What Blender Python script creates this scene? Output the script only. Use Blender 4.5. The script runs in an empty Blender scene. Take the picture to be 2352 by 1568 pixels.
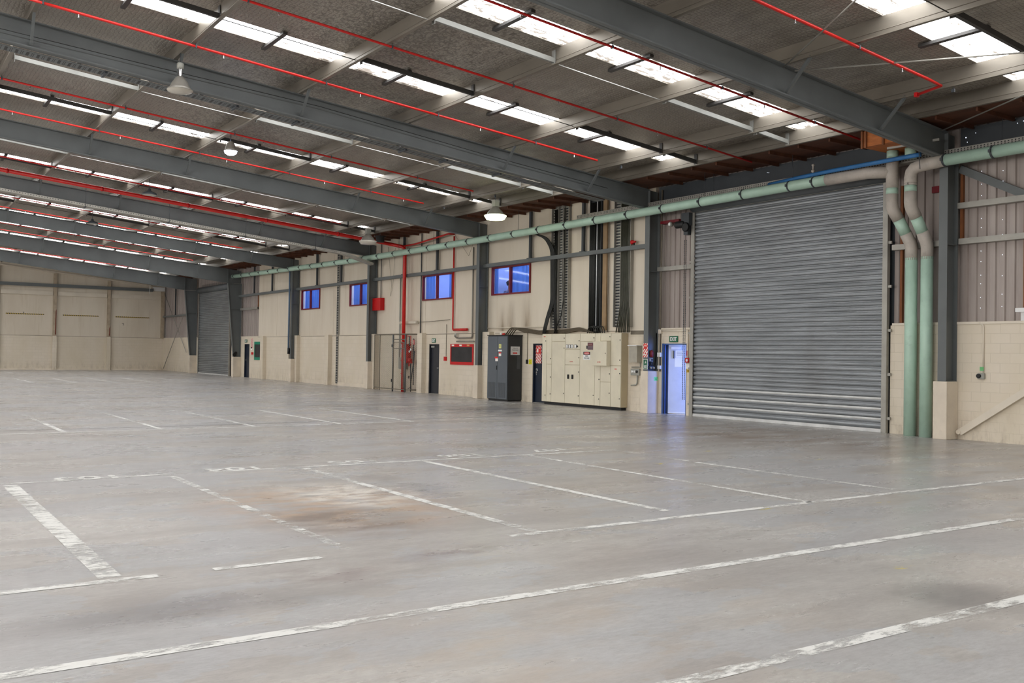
import bpy, bmesh, math, random
from mathutils import Vector, Matrix
random.seed(7)
C = bpy.context.scene.collection
SC = bpy.context.scene
PI = math.pi

# ------------------------------------------------------------------ camera, world, exposure
def make_camera():
    f, yaw, pitch, roll = 2217.176, 0.97420, 0.01300, 0.01583
    fw = Vector((-math.sin(yaw)*math.cos(pitch), math.cos(yaw)*math.cos(pitch), math.sin(pitch)))
    r = Vector((math.cos(yaw), math.sin(yaw), 0)); u = r.cross(fw)
    c, s = math.cos(roll), math.sin(roll)
    r2 = r*c+u*s; u2 = u*c-r*s
    cam = bpy.data.cameras.new('camera'); o = bpy.data.objects.new('camera', cam); C.objects.link(o)
    o.matrix_world = Matrix(((r2.x, u2.x, -fw.x, 11.766), (r2.y, u2.y, -fw.y, -19.0745), (r2.z, u2.z, -fw.z, 1.6312), (0, 0, 0, 1)))
    cam.sensor_width = 36; cam.lens = f/2352*36; cam.clip_start = .05; cam.clip_end = 300
    SC.camera = o
make_camera()
vs = SC.view_settings
vs.view_transform = 'Standard'; vs.look = 'None'; vs.gamma = 1; vs.use_curve_mapping = False
vs.exposure = 0.0
SC.cycles.max_bounces = 7; SC.cycles.caustics_reflective = False; SC.cycles.caustics_refractive = False
SKYLIGHT = 9.0
w = bpy.data.worlds.new('world'); SC.world = w; w.use_nodes = True
bg = w.node_tree.nodes['Background']; bg.inputs[0].default_value = (.45, .60, 1, 1); bg.inputs[1].default_value = .6
def area(name, loc, target, size, power, col):
    l = bpy.data.lights.new(name, 'AREA'); l.energy = power; l.color = col; l.shape = 'RECTANGLE'; l.size, l.size_y = size
    o = bpy.data.objects.new(name, l); C.objects.link(o); o.location = loc
    o.rotation_euler = (Vector(target)-Vector(loc)).to_track_quat('-Z', 'Y').to_euler()
    return o
# daylight standing outside the open exit door
area('daylight_outside_door', (-6.5, .90, 1.4), (-8.5, .1, 1.0), (.9, 1.9), 100, (.17, .31, 1))
# added fill light, unseen, outside a made-up opening in the left wall
area('daylight_loading_doors', (2, -41.3, 2.5), (-2, 0, 1.6), (25, 4.4), 3600, (1, .97, .93))

area('daylight_far_doors', (-38, -41.3, 2.5), (-46, -10, 2.6), (13, 4.4), 1500, (1, .97, .93))  # second added fill, brightens the far end wall through another made-up opening

# ------------------------------------------------------------------ materials
def lin(c):
    return tuple(((x/255)/12.92 if x/255 <= .04045 else ((x/255+.055)/1.055)**2.4) for x in c)+(1,)
MATS = {}
class N:
    def __init__(s, m): s.t = m.node_tree; s.n = s.t.nodes; s.l = s.t.links
    def new(s, ty, **kw):
        n = s.n.new(ty)
        for k, v in kw.items():
            if k.startswith('i_'):
                key = k[2:]
                n.inputs[int(key) if key.isdigit() else key.replace('_', ' ')].default_value = v
            else: setattr(n, k, v)
        return n
    def link(s, a, b): s.l.new(a, b)
    def mix(s, f, a, b, mode='MIX'):
        n = s.n.new('ShaderNodeMix'); n.data_type = 'RGBA'; n.blend_type = mode
        for sock, v in ((n.inputs[0], f), (n.inputs[6], a), (n.inputs[7], b)):
            if hasattr(v, 'is_output'): s.link(v, sock)
            else: sock.default_value = v
        return n.outputs[2]
    def ramp(s, v, a, b, ca=(0, 0, 0, 1), cb=(1, 1, 1, 1)):
        n = s.n.new('ShaderNodeValToRGB'); e = n.color_ramp.elements
        e[0].position = a; e[1].position = b; e[0].color = ca; e[1].color = cb
        s.link(v, n.inputs[0]); return n.outputs[0]
    def math(s, op, a, b=0.0):
        n = s.n.new('ShaderNodeMath'); n.operation = op
        for i, v in enumerate((a, b)):
            if hasattr(v, 'is_output'): s.link(v, n.inputs[i])
            else: n.inputs[i].default_value = v
        return n.outputs[0]
    def pos(s, scale=(1, 1, 1)):
        g = s.n.new('ShaderNodeNewGeometry'); m = s.n.new('ShaderNodeMapping'); m.inputs['Scale'].default_value = scale
        s.link(g.outputs['Position'], m.inputs['Vector']); return m.outputs[0]
    def noise(s, vec, scale, detail=4, rough=.55):
        n = s.n.new('ShaderNodeTexNoise'); n.inputs['Scale'].default_value = scale; n.inputs['Detail'].default_value = detail
        n.inputs['Roughness'].default_value = rough; s.link(vec, n.inputs['Vector']); return n.outputs['Fac']
def base(name):
    m = bpy.data.materials.new(name); m.use_nodes = True; MATS[name] = m
    k = N(m); b = k.n['Principled BSDF']; return m, k, b
def M(name, col, rough=.6, metal=0, var=.10, scale=3, grime=0, stretch=(1, 1, 1), spec=.4, emit=None, estr=0):
    """plain paint or metal with a little uneven wear; grime adds darker blotches of dirt"""
    m, k, b = base(name)
    p = k.pos(stretch); c = lin(col)
    n = k.noise(p, scale, 5)
    dark = tuple(x*(1-var*1.6) for x in c[:3])+(1,); light = tuple(min(1, x*(1+var)) for x in c[:3])+(1,)
    colr = k.ramp(n, .3, .7, dark, light)
    if grime:
        g = k.ramp(k.noise(p, scale*2.3, 6, .7), .55, .75)
        colr = k.mix(k.math('MULTIPLY', g, grime), colr, tuple(x*.45 for x in c[:3])+(1,))
    k.link(colr, b.inputs['Base Color'])
    b.inputs['Roughness'].default_value = rough; b.inputs['Metallic'].default_value = metal
    b.inputs['Specular IOR Level'].default_value = spec
    if emit:
        b.inputs['Emission Color'].default_value = lin(emit); b.inputs['Emission Strength'].default_value = estr
    return m
STEEL = M('painted_steel', (98, 102, 102), .45, 0, .08, 1.2, .15)
STEELD = M('dark_steel', (62, 66, 70), .5, 0, .08, 1.5)
GALV = M('galvanised', (158, 155, 147), .42, .35, .10, 2.2, .25, (1, 1, 1))
PURLIN = M('purlin_galvanised', (128, 121, 110), .42, .35, .14, 1.6, .35, (.35, 1, 1))
BRIDGE = M('bridging_white', (140, 140, 135), .5, .1, .06, 2)
DARKB = M('bridging_dark', (72, 70, 68), .55, .2)
RED = M('red_pipe', (196, 30, 24), .38, 0, .08, 2, .1)
REDD = M('red_paint', (192, 16, 20), .45, 0, .06, 3)
GREENP = M('green_pipe', (172, 200, 182), .38, 0, .06, 2.5, .25)
GREYF = M('grey_fitting', (178, 170, 160), .55, 0, .08, 4, .4)
BLUEP = M('blue_pipe', (52, 110, 165), .4)
CREAM = M('cream_paint', (217, 207, 190), .6, 0, .05, 1.2, .12)
SWITCH = M('switchboard_cream', (216, 208, 186), .45, 0, .05, 1.5, .10)
SWITCHS = M('switchboard_side', (188, 174, 144), .5, 0, .05, 1.5, .10)
CAB = M('cabinet_grey', (88, 94, 100), .42, 0, .06, 1.3, .1)
CABD = M('cabinet_side', (48, 49, 50), .45, 0, .06)
BLACK = M('black', (24, 24, 25), .5)
DOORD = M('dark_door', (38, 41, 48), .42, 0, .1)
NAVY = M('navy_door', (24, 34, 50), .42, 0, .1)
DOORW = M('pale_door', (196, 202, 214), .45, 0, .05, 2, .12)
BOARD = M('blackboard', (46, 44, 44), .6, 0, .2, 2.5)
WOOD = M('soffit_timber', (88, 52, 34), .75, 0, .22, 1.6, .3, (1, 3, 3))
PLY = M('plywood', (178, 104, 52), .65, 0, .16, 3, .2, (1, 4, 8))
TIMB = M('timber_stud', (126, 76, 42), .7, 0, .16, 3, .2, (6, 6, 1))
WHITE = M('white', (228, 228, 226), .5, 0, .03)
PAPER = M('paper', (236, 234, 226), .7, 0, .03)
SIGNG = M('sign_green', (14, 92, 62), .45, 0, .03)
SIGNR = M('sign_red', (206, 40, 34), .45, 0, .03)
SIGNY = M('sign_yellow', (222, 214, 40), .5, 0, .03)
SIGNLG = M('sign_light_green', (120, 226, 140), .5, 0, .03)
INK = M('ink', (28, 28, 30), .6, 0, .02)
GREYB = M('grey_box', (150, 150, 142), .5, 0, .05)
TEAL = M('teal_frame', (0, 128, 100), .5, 0, .05)
MAROON = M('window_frame', (112, 22, 32), .45, 0, .05)
CABLE = M('cable', (30, 31, 28), .5, 0, .2, 6)
CABLEG = M('cable_grey', (120, 112, 98), .6, 0, .1, 6)
def mat_blind():
    m, k, b = base('blind_blue'); c = lin((150, 186, 230))
    b.inputs['Base Color'].default_value = c; b.inputs['Roughness'].default_value = .8
    tl = k.n.new('ShaderNodeBsdfTranslucent'); tl.inputs[0].default_value = c; ms = k.n.new('ShaderNodeMixShader'); ms.inputs[0].default_value = .6
    k.link(b.outputs[0], ms.inputs[1]); k.link(tl.outputs[0], ms.inputs[2]); k.link(ms.outputs[0], k.n['Material Output'].inputs[0]); return m
BLIND = mat_blind()
OFFICE = M('office_wall', (150, 165, 205), .8, 0, .03)
CHROME = M('chrome', (190, 190, 190), .25, .9, .03)
ALU = M('lamp_reflector', (150, 146, 138), .4, .35, .06, 5)
LENS = M('lamp_lens', (196, 190, 178), .25, 0, .04, 5)
LITGY = M('lamp_lit_yellow', (250, 255, 215), .4, emit=(246, 255, 196), estr=9)
LITBL = M('lamp_lit_blue', (250, 250, 255), .4, emit=(205, 215, 255), estr=26)
TUBE = M('office_tube', (250, 250, 255), .4, emit=(228, 236, 255), estr=17)
HOLE = M('nail_hole_daylight', (250, 250, 255), .4, emit=(225, 235, 255), estr=2.2)
SKIN = M('skin', (150, 120, 110), .6)
HAIR = M('hair', (44, 40, 44), .7)
SHIRT = M('shirt', (74, 80, 110), .8)
DRUM = M('drum_grey', (96, 100, 102), .5, .2)
PLINTH = M('painted_concrete', (215, 203, 185), .65, 0, .07, 2, .22)

def mat_block():
    m, k, b = base('painted_block_wall')
    g = k.n.new('ShaderNodeNewGeometry'); sp = k.n.new('ShaderNodeSeparateXYZ'); k.link(g.outputs['Position'], sp.inputs[0])
    cb = k.n.new('ShaderNodeCombineXYZ')
    k.link(k.math('ADD', sp.outputs[0], sp.outputs[1]), cb.inputs[0]); k.link(sp.outputs[2], cb.inputs[1])
    br = k.new('ShaderNodeTexBrick', i_Scale=1.0); br.offset = .5
    br.inputs['Brick Width'].default_value = .4; br.inputs['Row Height'].default_value = .2; br.inputs['Mortar Size'].default_value = .006
    br.inputs['Mortar Smooth'].default_value = .4
    k.link(cb.outputs[0], br.inputs['Vector'])
    br.inputs['Color1'].default_value = lin((219, 208, 191)); br.inputs['Color2'].default_value = lin((215, 204, 186)); br.inputs['Mortar'].default_value = lin((200, 189, 171))
    p = k.pos((1, 1, .5)); n1 = k.noise(p, 1.1, 5)
    col = k.mix(k.ramp(n1, .3, .75), br.outputs[0], lin((209, 197, 175)))
    # scuffs and dirt splashed along the foot of the wall
    low = k.ramp(sp.outputs[2], 0.02, .75, (1, 1, 1, 1), (0, 0, 0, 1))
    spots = k.ramp(k.noise(k.pos((1, 1, .35)), 4.5, 7, .72), .46, .66)
    col = k.mix(k.math('MULTIPLY', k.math('MULTIPLY', low, spots), .42), col, lin((116, 98, 78)))
    sc = k.ramp(k.noise(k.pos((1, 1, 2)), 7, 8, .8), .66, .72)
    col = k.mix(k.math('MULTIPLY', sc, .25), col, lin((110, 96, 82)))
    k.link(col, b.inputs['Base Color']); b.inputs['Roughness'].default_value = .6
    bp = k.new('ShaderNodeBump', i_Strength=.35, i_Distance=.01); bp.invert = True
    k.link(br.outputs['Fac'], bp.inputs['Height']); k.link(bp.outputs[0], b.inputs['Normal'])
    return m
BLOCK = mat_block()

def mat_panel():
    m, k, b = base('precast_panel_paint')
    n1 = k.noise(k.pos((1, 1, .25)), .9, 5); n2 = k.noise(k.pos((3, 3, .25)), 1.3, 6, .65)
    col = k.ramp(n1, .3, .72, lin((205, 193, 174)), lin((217, 207, 190)))
    col = k.mix(k.math('MULTIPLY', k.ramp(n2, .56, .8), .35), col, lin((170, 148, 112)))
    n3 = k.ramp(k.noise(k.pos((1, 1, 1)), 9, 6, .8), .7, .76)
    col = k.mix(k.math('MULTIPLY', n3, .3), col, lin((120, 104, 86)))
    k.link(col, b.inputs['Base Color']); b.inputs['Roughness'].default_value = .62
    return m
PANEL = mat_panel()

def mat_stain():
    m, k, b = base('damp_stain')
    # dark run-down streak, worn edges by noise, clear toward its sides
    tc = k.n.new('ShaderNodeTexCoord'); sp = k.n.new('ShaderNodeSeparateXYZ'); k.link(tc.outputs['Generated'], sp.inputs[0])
    dx = k.math('ABSOLUTE', k.math('SUBTRACT', sp.outputs[0], .5))
    side = k.ramp(dx, .05, .5, (1, 1, 1, 1), (0, 0, 0, 1))
    top = k.ramp(sp.outputs[2], .15, 1, (1, 1, 1, 1), (0, 0, 0, 1))
    nz = k.ramp(k.noise(k.pos((2.5, 2.5, .4)), 1.6, 3), .2, .7)
    fac = k.math('MULTIPLY', k.math('MULTIPLY', side, top), k.math('MULTIPLY', nz, .55))
    tr = k.n.new('ShaderNodeBsdfTransparent'); ms = k.n.new('ShaderNodeMixShader')
    b.inputs['Base Color'].default_value = lin((138, 112, 76)); b.inputs['Roughness'].default_value = .7
    k.link(fac, ms.inputs[0]); k.link(tr.outputs[0], ms.inputs[1]); k.link(b.outputs[0], ms.inputs[2])
    k.link(ms.outputs[0], k.n['Material Output'].inputs[0]); return m
STAIN = mat_stain()

def mat_floor():
    m, k, b = base('worn_concrete')
    p = k.pos((1, 1, 1)); ps = k.pos((1.9, .55, 1))
    n1 = k.noise(p, .22, 4, .5); n2 = k.noise(ps, 1.0, 8, .66); n3 = k.noise(ps, 6, 8, .7); n4 = k.noise(p, .75, 6, .6)
    col = k.ramp(n1, .3, .7, lin((172, 166, 159)), lin((199, 194, 188)))
    col = k.mix(k.math('MULTIPLY', k.ramp(n2, .42, .7), .65), col, lin((140, 135, 130)))
    col = k.mix(k.math('MULTIPLY', k.ramp(n3, .48, .68), .35), col, lin((198, 195, 190)))
    col = k.mix(k.math('MULTIPLY', k.ramp(n4, .55, .75), .30), col, lin((170, 152, 138)))
    n5 = k.noise(k.pos((2.6, .5, 1)), .55, 7, .68); n6 = k.noise(k.pos((1.4, .8, 1)), .42, 6, .62)
    col = k.mix(k.math('MULTIPLY', k.ramp(n5, .46, .62), .45), col, lin((150, 142, 136)))
    col = k.mix(k.math('MULTIPLY', k.ramp(n6, .5, .7), .5), col, lin((186, 171, 163)))
    col = k.mix(k.math('MULTIPLY', k.ramp(n6, .5, .3), .4), col, lin((172, 176, 180)))
    fine = k.noise(k.pos((2.4, .7, 1)), 14, 9, .8)
    col = k.mix(k.math('MULTIPLY', k.ramp(fine, .42, .72), .5), col, lin((120, 114, 108)))
    spk = k.noise(k.pos((1.5, 1, 1)), 34, 3, .6)
    col = k.mix(k.math('MULTIPLY', k.ramp(spk, .66, .72), .3), col, lin((84, 80, 76)))
    # rusty worn patch in the second row of bays, dark oil stains near the front
    def blot(cx, cy, rx, ry, colr, amt, sc=2.2, lo=.45, hi=.62):
        nonlocal col
        g = k.n.new('ShaderNodeNewGeometry'); mp = k.n.new('ShaderNodeMapping'); mp.vector_type = 'POINT'
        mp.inputs['Location'].default_value = (-cx/rx, -cy/ry, 0); mp.inputs['Scale'].default_value = (1/rx, 1/ry, 0)
        k.link(g.outputs['Position'], mp.inputs[0])
        ln = k.n.new('ShaderNodeVectorMath'); ln.operation = 'LENGTH'; k.link(mp.outputs[0], ln.inputs[0])
        fall = k.ramp(ln.outputs['Value'], .35, 1.0, (1, 1, 1, 1), (0, 0, 0, 1))
        nz = k.ramp(k.noise(k.pos((1.6, .7, 1)), sc, 7, .65), lo, hi)
        col = k.mix(k.math('MULTIPLY', k.math('MULTIPLY', fall, nz), amt), col, lin(colr))
    blot(2.2, -14.9, 2.0, 1.5, (176, 142, 106), .85, 1.9, .38, .58)
    blot(1.6, -14.4, 1.3, .9, (226, 218, 206), .9, 3.0, .42, .56)
    blot(3.1, -15.2, 1.2, .9, (122, 106, 94), .85, 2.0, .4, .58)
    blot(1.3, -13.6, 1.5, .6, (120, 118, 116), .6, 2.0)
    blot(5.6, -17.3, .42, 1.5, (110, 104, 102), .62, 1.0, .2, .5)
    blot(5.2, -16.2, .5, .6, (128, 112, 108), .6, 2.0)
    blot(8.0, -12.7, .55, .6, (112, 109, 107), .6, 1.0, .2, .5)
    blot(4.9, -15.0, .45, .8, (128, 116, 114), .7, 1.8)
    blot(7.3, -15.6, 1.5, 2.2, (172, 156, 138), .5, 1.2)
    blot(-11.8, -3.4, 4.2, 2.8, (86, 87, 92), .85, .9, .35, .6)
    blot(-15, -6, 5, 3, (110, 111, 116), .5, .9, .4, .6)
    blot(-2.5, -3.2, 6.5, 3.0, (132, 115, 99), .9, .9, .35, .6)
    # spray of yellow marking paint
    for (cx, cy, r) in ((4.62, -10.9, .16), (1.6, -6.1, .12), (.9, -8.9, .13), (5.0, -9.3, .1), (-.2, -6.8, .1), (7.2, -12.2, .1)):
        blot(cx, cy, r*.6, r*1.4, (206, 186, 60), .95, 9, .5, .56)
    k.link(col, b.inputs['Base Color'])
    rr = k.ramp(n2, .3, .7, (.22, .22, .22, 1), (.38, .38, .38, 1)); k.link(rr, b.inputs['Roughness'])
    b.inputs['Specular IOR Level'].default_value = .45
    bp = k.new('ShaderNodeBump', i_Strength=.12, i_Distance=.01); k.link(n3, bp.inputs['Height']); k.link(bp.outputs[0], b.inputs['Normal'])
    return m
FLOOR = mat_floor()

def mat_line(name, wear, col=(222, 220, 214)):
    m, k, b = base(name)
    nz = k.noise(k.pos((3.2, 1.2, 1)), 3.0, 8, .75); nz2 = k.noise(k.pos(), .9, 3)
    fac = k.ramp(k.math('ADD', k.math('MULTIPLY', nz, .75), k.math('MULTIPLY', nz2, .35)), wear-.05, wear+.07)
    b.inputs['Base Color'].default_value = lin(col); b.inputs['Roughness'].default_value = .5
    tr = k.n.new('ShaderNodeBsdfTransparent'); ms = k.n.new('ShaderNodeMixShader')
    k.link(fac, ms.inputs[0]); k.link(tr.outputs[0], ms.inputs[1]); k.link(b.outputs[0], ms.inputs[2])
    k.link(ms.outputs[0], k.n['Material Output'].inputs[0]); return m
LINE = mat_line('worn_white_line', .50)
LINE2 = mat_line('very_worn_white_line', .55)
LINE4 = mat_line('far_white_line', .455)
LINE3 = mat_line('faded_white_line', .515)

def mat_foil():
    m, k, b = base('roof_foil_insulation')
    p = k.pos((1, 1, 1))
    wob = k.noise(p, 1.5, 3)
    vm = k.n.new('ShaderNodeVectorMath'); vm.operation = 'ADD'; k.link(k.pos((12, 12, 1)), vm.inputs[0])
    cw = k.n.new('ShaderNodeCombineXYZ'); k.link(wob, cw.inputs[1]); k.link(cw.outputs[0], vm.inputs[1])
    vo = k.new('ShaderNodeTexVoronoi', i_Scale=1.0, i_Randomness=.4); vo.feature = 'DISTANCE_TO_EDGE'; k.link(vm.outputs[0], vo.inputs['Vector'])
    wire = k.ramp(vo.outputs['Distance'], .03, .10, (1, 1, 1, 1), (0, 0, 0, 1))
    n1 = k.noise(k.pos((1.2, 2.6, 1)), 1.6, 7, .65); n2 = k.noise(p, .35, 3)
    col = k.ramp(n1, .3, .7, lin((136, 129, 120)), lin((176, 170, 160)))
    col = k.mix(k.ramp(n2, .4, .65), col, lin((156, 148, 136)))
    col = k.mix(k.math('MULTIPLY', wire, .6), col, lin((74, 69, 64)))
    k.link(col, b.inputs['Base Color']); b.inputs['Metallic'].default_value = .35; b.inputs['Roughness'].default_value = .40
    bp = k.new('ShaderNodeBump', i_Strength=.9, i_Distance=.05)
    hh = k.math('ADD', k.math('MULTIPLY', vo.outputs['Distance'], .35), n1); k.link(hh, bp.inputs['Height']); k.link(bp.outputs[0], b.inputs['Normal'])
    return m
FOIL = mat_foil()

def mat_skylight():
    m, k, b = base('translucent_roof_sheet')
    # sheet lit by the sky above: ribs and rust-brown dirt on it show darker
    g = k.n.new('ShaderNodeNewGeometry'); sp = k.n.new('ShaderNodeSeparateXYZ'); k.link(g.outputs['Position'], sp.inputs[0])
    fr = k.math('FRACT', k.math('MULTIPLY', k.math('ADD', sp.outputs[0], 100), 5.2))
    rib = k.ramp(k.math('ABSOLUTE', k.math('SUBTRACT', fr, .5)), .46, .49)
    nz = k.noise(k.pos((9, 2.6, 1)), 1.0, 6, .7); band = k.noise(k.pos((1, .35, 1)), .5, 2)
    dirt = k.ramp(k.math('ADD', nz, k.math('MULTIPLY', band, .35)), .715, .765)
    f = k.math('MAXIMUM', k.math('MULTIPLY', rib, .965), k.math('MULTIPLY', dirt, .975))
    col = k.mix(f, (.97, .985, 1, 1), (.030, .022, .014, 1))
    k.link(col, b.inputs['Emission Color']); b.inputs['Emission Strength'].default_value = SKYLIGHT
    b.inputs['Base Color'].default_value = (.6, .6, .6, 1); b.inputs['Roughness'].default_value = .6
    m.cycles.emission_sampling = 'FRONT'
    return m
SKY = mat_skylight()

def mat_galv_door():
    m, k, b = base('galvanised_shutter')
    n1 = k.noise(k.pos((.5, 1, 9)), .9, 5, .6); n2 = k.noise(k.pos((14, 14, 14)), 3, 3); n3 = k.noise(k.pos((1, 1, .6)), .8, 3)
    col = k.ramp(n1, .3, .7, lin((122, 126, 129)), lin((164, 168, 171)))
    col = k.mix(k.math('MULTIPLY', n2, .3), col, lin((120, 123, 126)))
    col = k.mix(k.math('MULTIPLY', k.ramp(n3, .5, .75), .3), col, lin((104, 100, 96)))
    k.link(col, b.inputs['Base Color']); b.inputs['Metallic'].default_value = .55; b.inputs['Roughness'].default_value = .42
    return m
SHUT = mat_galv_door()

def mat_clad():
    m, k, b = base('metal_cladding')
    n1 = k.noise(k.pos((2.5, 1, .25)), 1.4, 5, .6)
    col = k.ramp(n1, .3, .72, lin((146, 134, 128)), lin((172, 162, 155)))
    k.link(col, b.inputs['Base Color']); b.inputs['Roughness'].default_value = .5; b.inputs['Metallic'].default_value = .15
    return m
CLAD = mat_clad()

def mat_hazard():
    m, k, b = base('hazard_tape')
    g = k.n.new('ShaderNodeNewGeometry'); sp = k.n.new('ShaderNodeSeparateXYZ'); k.link(g.outputs['Position'], sp.inputs[0])
    fr = k.math('FRACT', k.math('MULTIPLY', k.math('ADD', k.math('ADD', sp.outputs[1], sp.outputs[2]), 50), 7))
    col = k.mix(k.math('GREATER_THAN', fr, .5), lin((190, 160, 50)), lin((34, 32, 30)))
    k.link(col, b.inputs['Base Color']); b.inputs['Roughness'].default_value = .6
    return m
HAZ = mat_hazard()

def mat_redstripe():
    m, k, b = base('red_white_stripes')
    g = k.n.new('ShaderNodeNewGeometry'); sp = k.n.new('ShaderNodeSeparateXYZ'); k.link(g.outputs['Position'], sp.inputs[0])
    fr = k.math('FRACT', k.math('MULTIPLY', k.math('ADD', k.math('SUBTRACT', sp.outputs[2], k.math('MULTIPLY', sp.outputs[0], 1.2)), 90), 9))
    col = k.mix(k.math('GREATER_THAN', fr, .5), lin((232, 226, 220)), lin((200, 40, 36)))
    k.link(col, b.inputs['Base Color']); b.inputs['Roughness'].default_value = .5
    return m
STRIPE = mat_redstripe()

def mat_glass():
    m, k, b = base('window_glass')
    gl = k.n.new('ShaderNodeBsdfGlossy'); gl.inputs['Roughness'].default_value = .03
    tr = k.n.new('ShaderNodeBsdfTransparent'); tr.inputs[0].default_value = (.86, .91, 1, 1)
    ms = k.n.new('ShaderNodeMixShader'); ms.inputs[0].default_value = .05; k.link(tr.outputs[0], ms.inputs[1]); k.link(gl.outputs[0], ms.inputs[2])
    k.link(ms.outputs[0], k.n['Material Output'].inputs[0]); return m
GLASS = mat_glass()

def mat_perf(name, axis, per, spans, col, hole=(26, 26, 27)):
    """punched strip: holes repeat along one axis"""
    m, k, b = base(name)
    g = k.n.new('ShaderNodeNewGeometry'); sp = k.n.new('ShaderNodeSeparateXYZ'); k.link(g.outputs['Position'], sp.inputs[0])
    fr = k.math('FRACT', k.math('MULTIPLY', k.math('ADD', sp.outputs[axis], 200), 1/per)); acc = None
    for a, c in spans:
        v = k.math('MULTIPLY', k.math('GREATER_THAN', fr, a), k.math('LESS_THAN', fr, c)); acc = v if acc is None else k.math('MAXIMUM', acc, v)
    k.link(k.mix(acc, lin(col), lin(hole)), b.inputs['Base Color']); b.inputs['Roughness'].default_value = .5; b.inputs['Metallic'].default_value = .1
    return m
PERFX = mat_perf('punched_galvanised', 0, .07, ((.1, .52),), (158, 155, 147))
PERFS = mat_perf('slotted_steel', 1, .19, ((.1, .38), (.60, .67), (.76, .83)), (99, 104, 105))
PERFT = mat_perf('punched_tray', 1, .09, ((.2, .62),), (158, 156, 147), (60, 62, 64))

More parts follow.
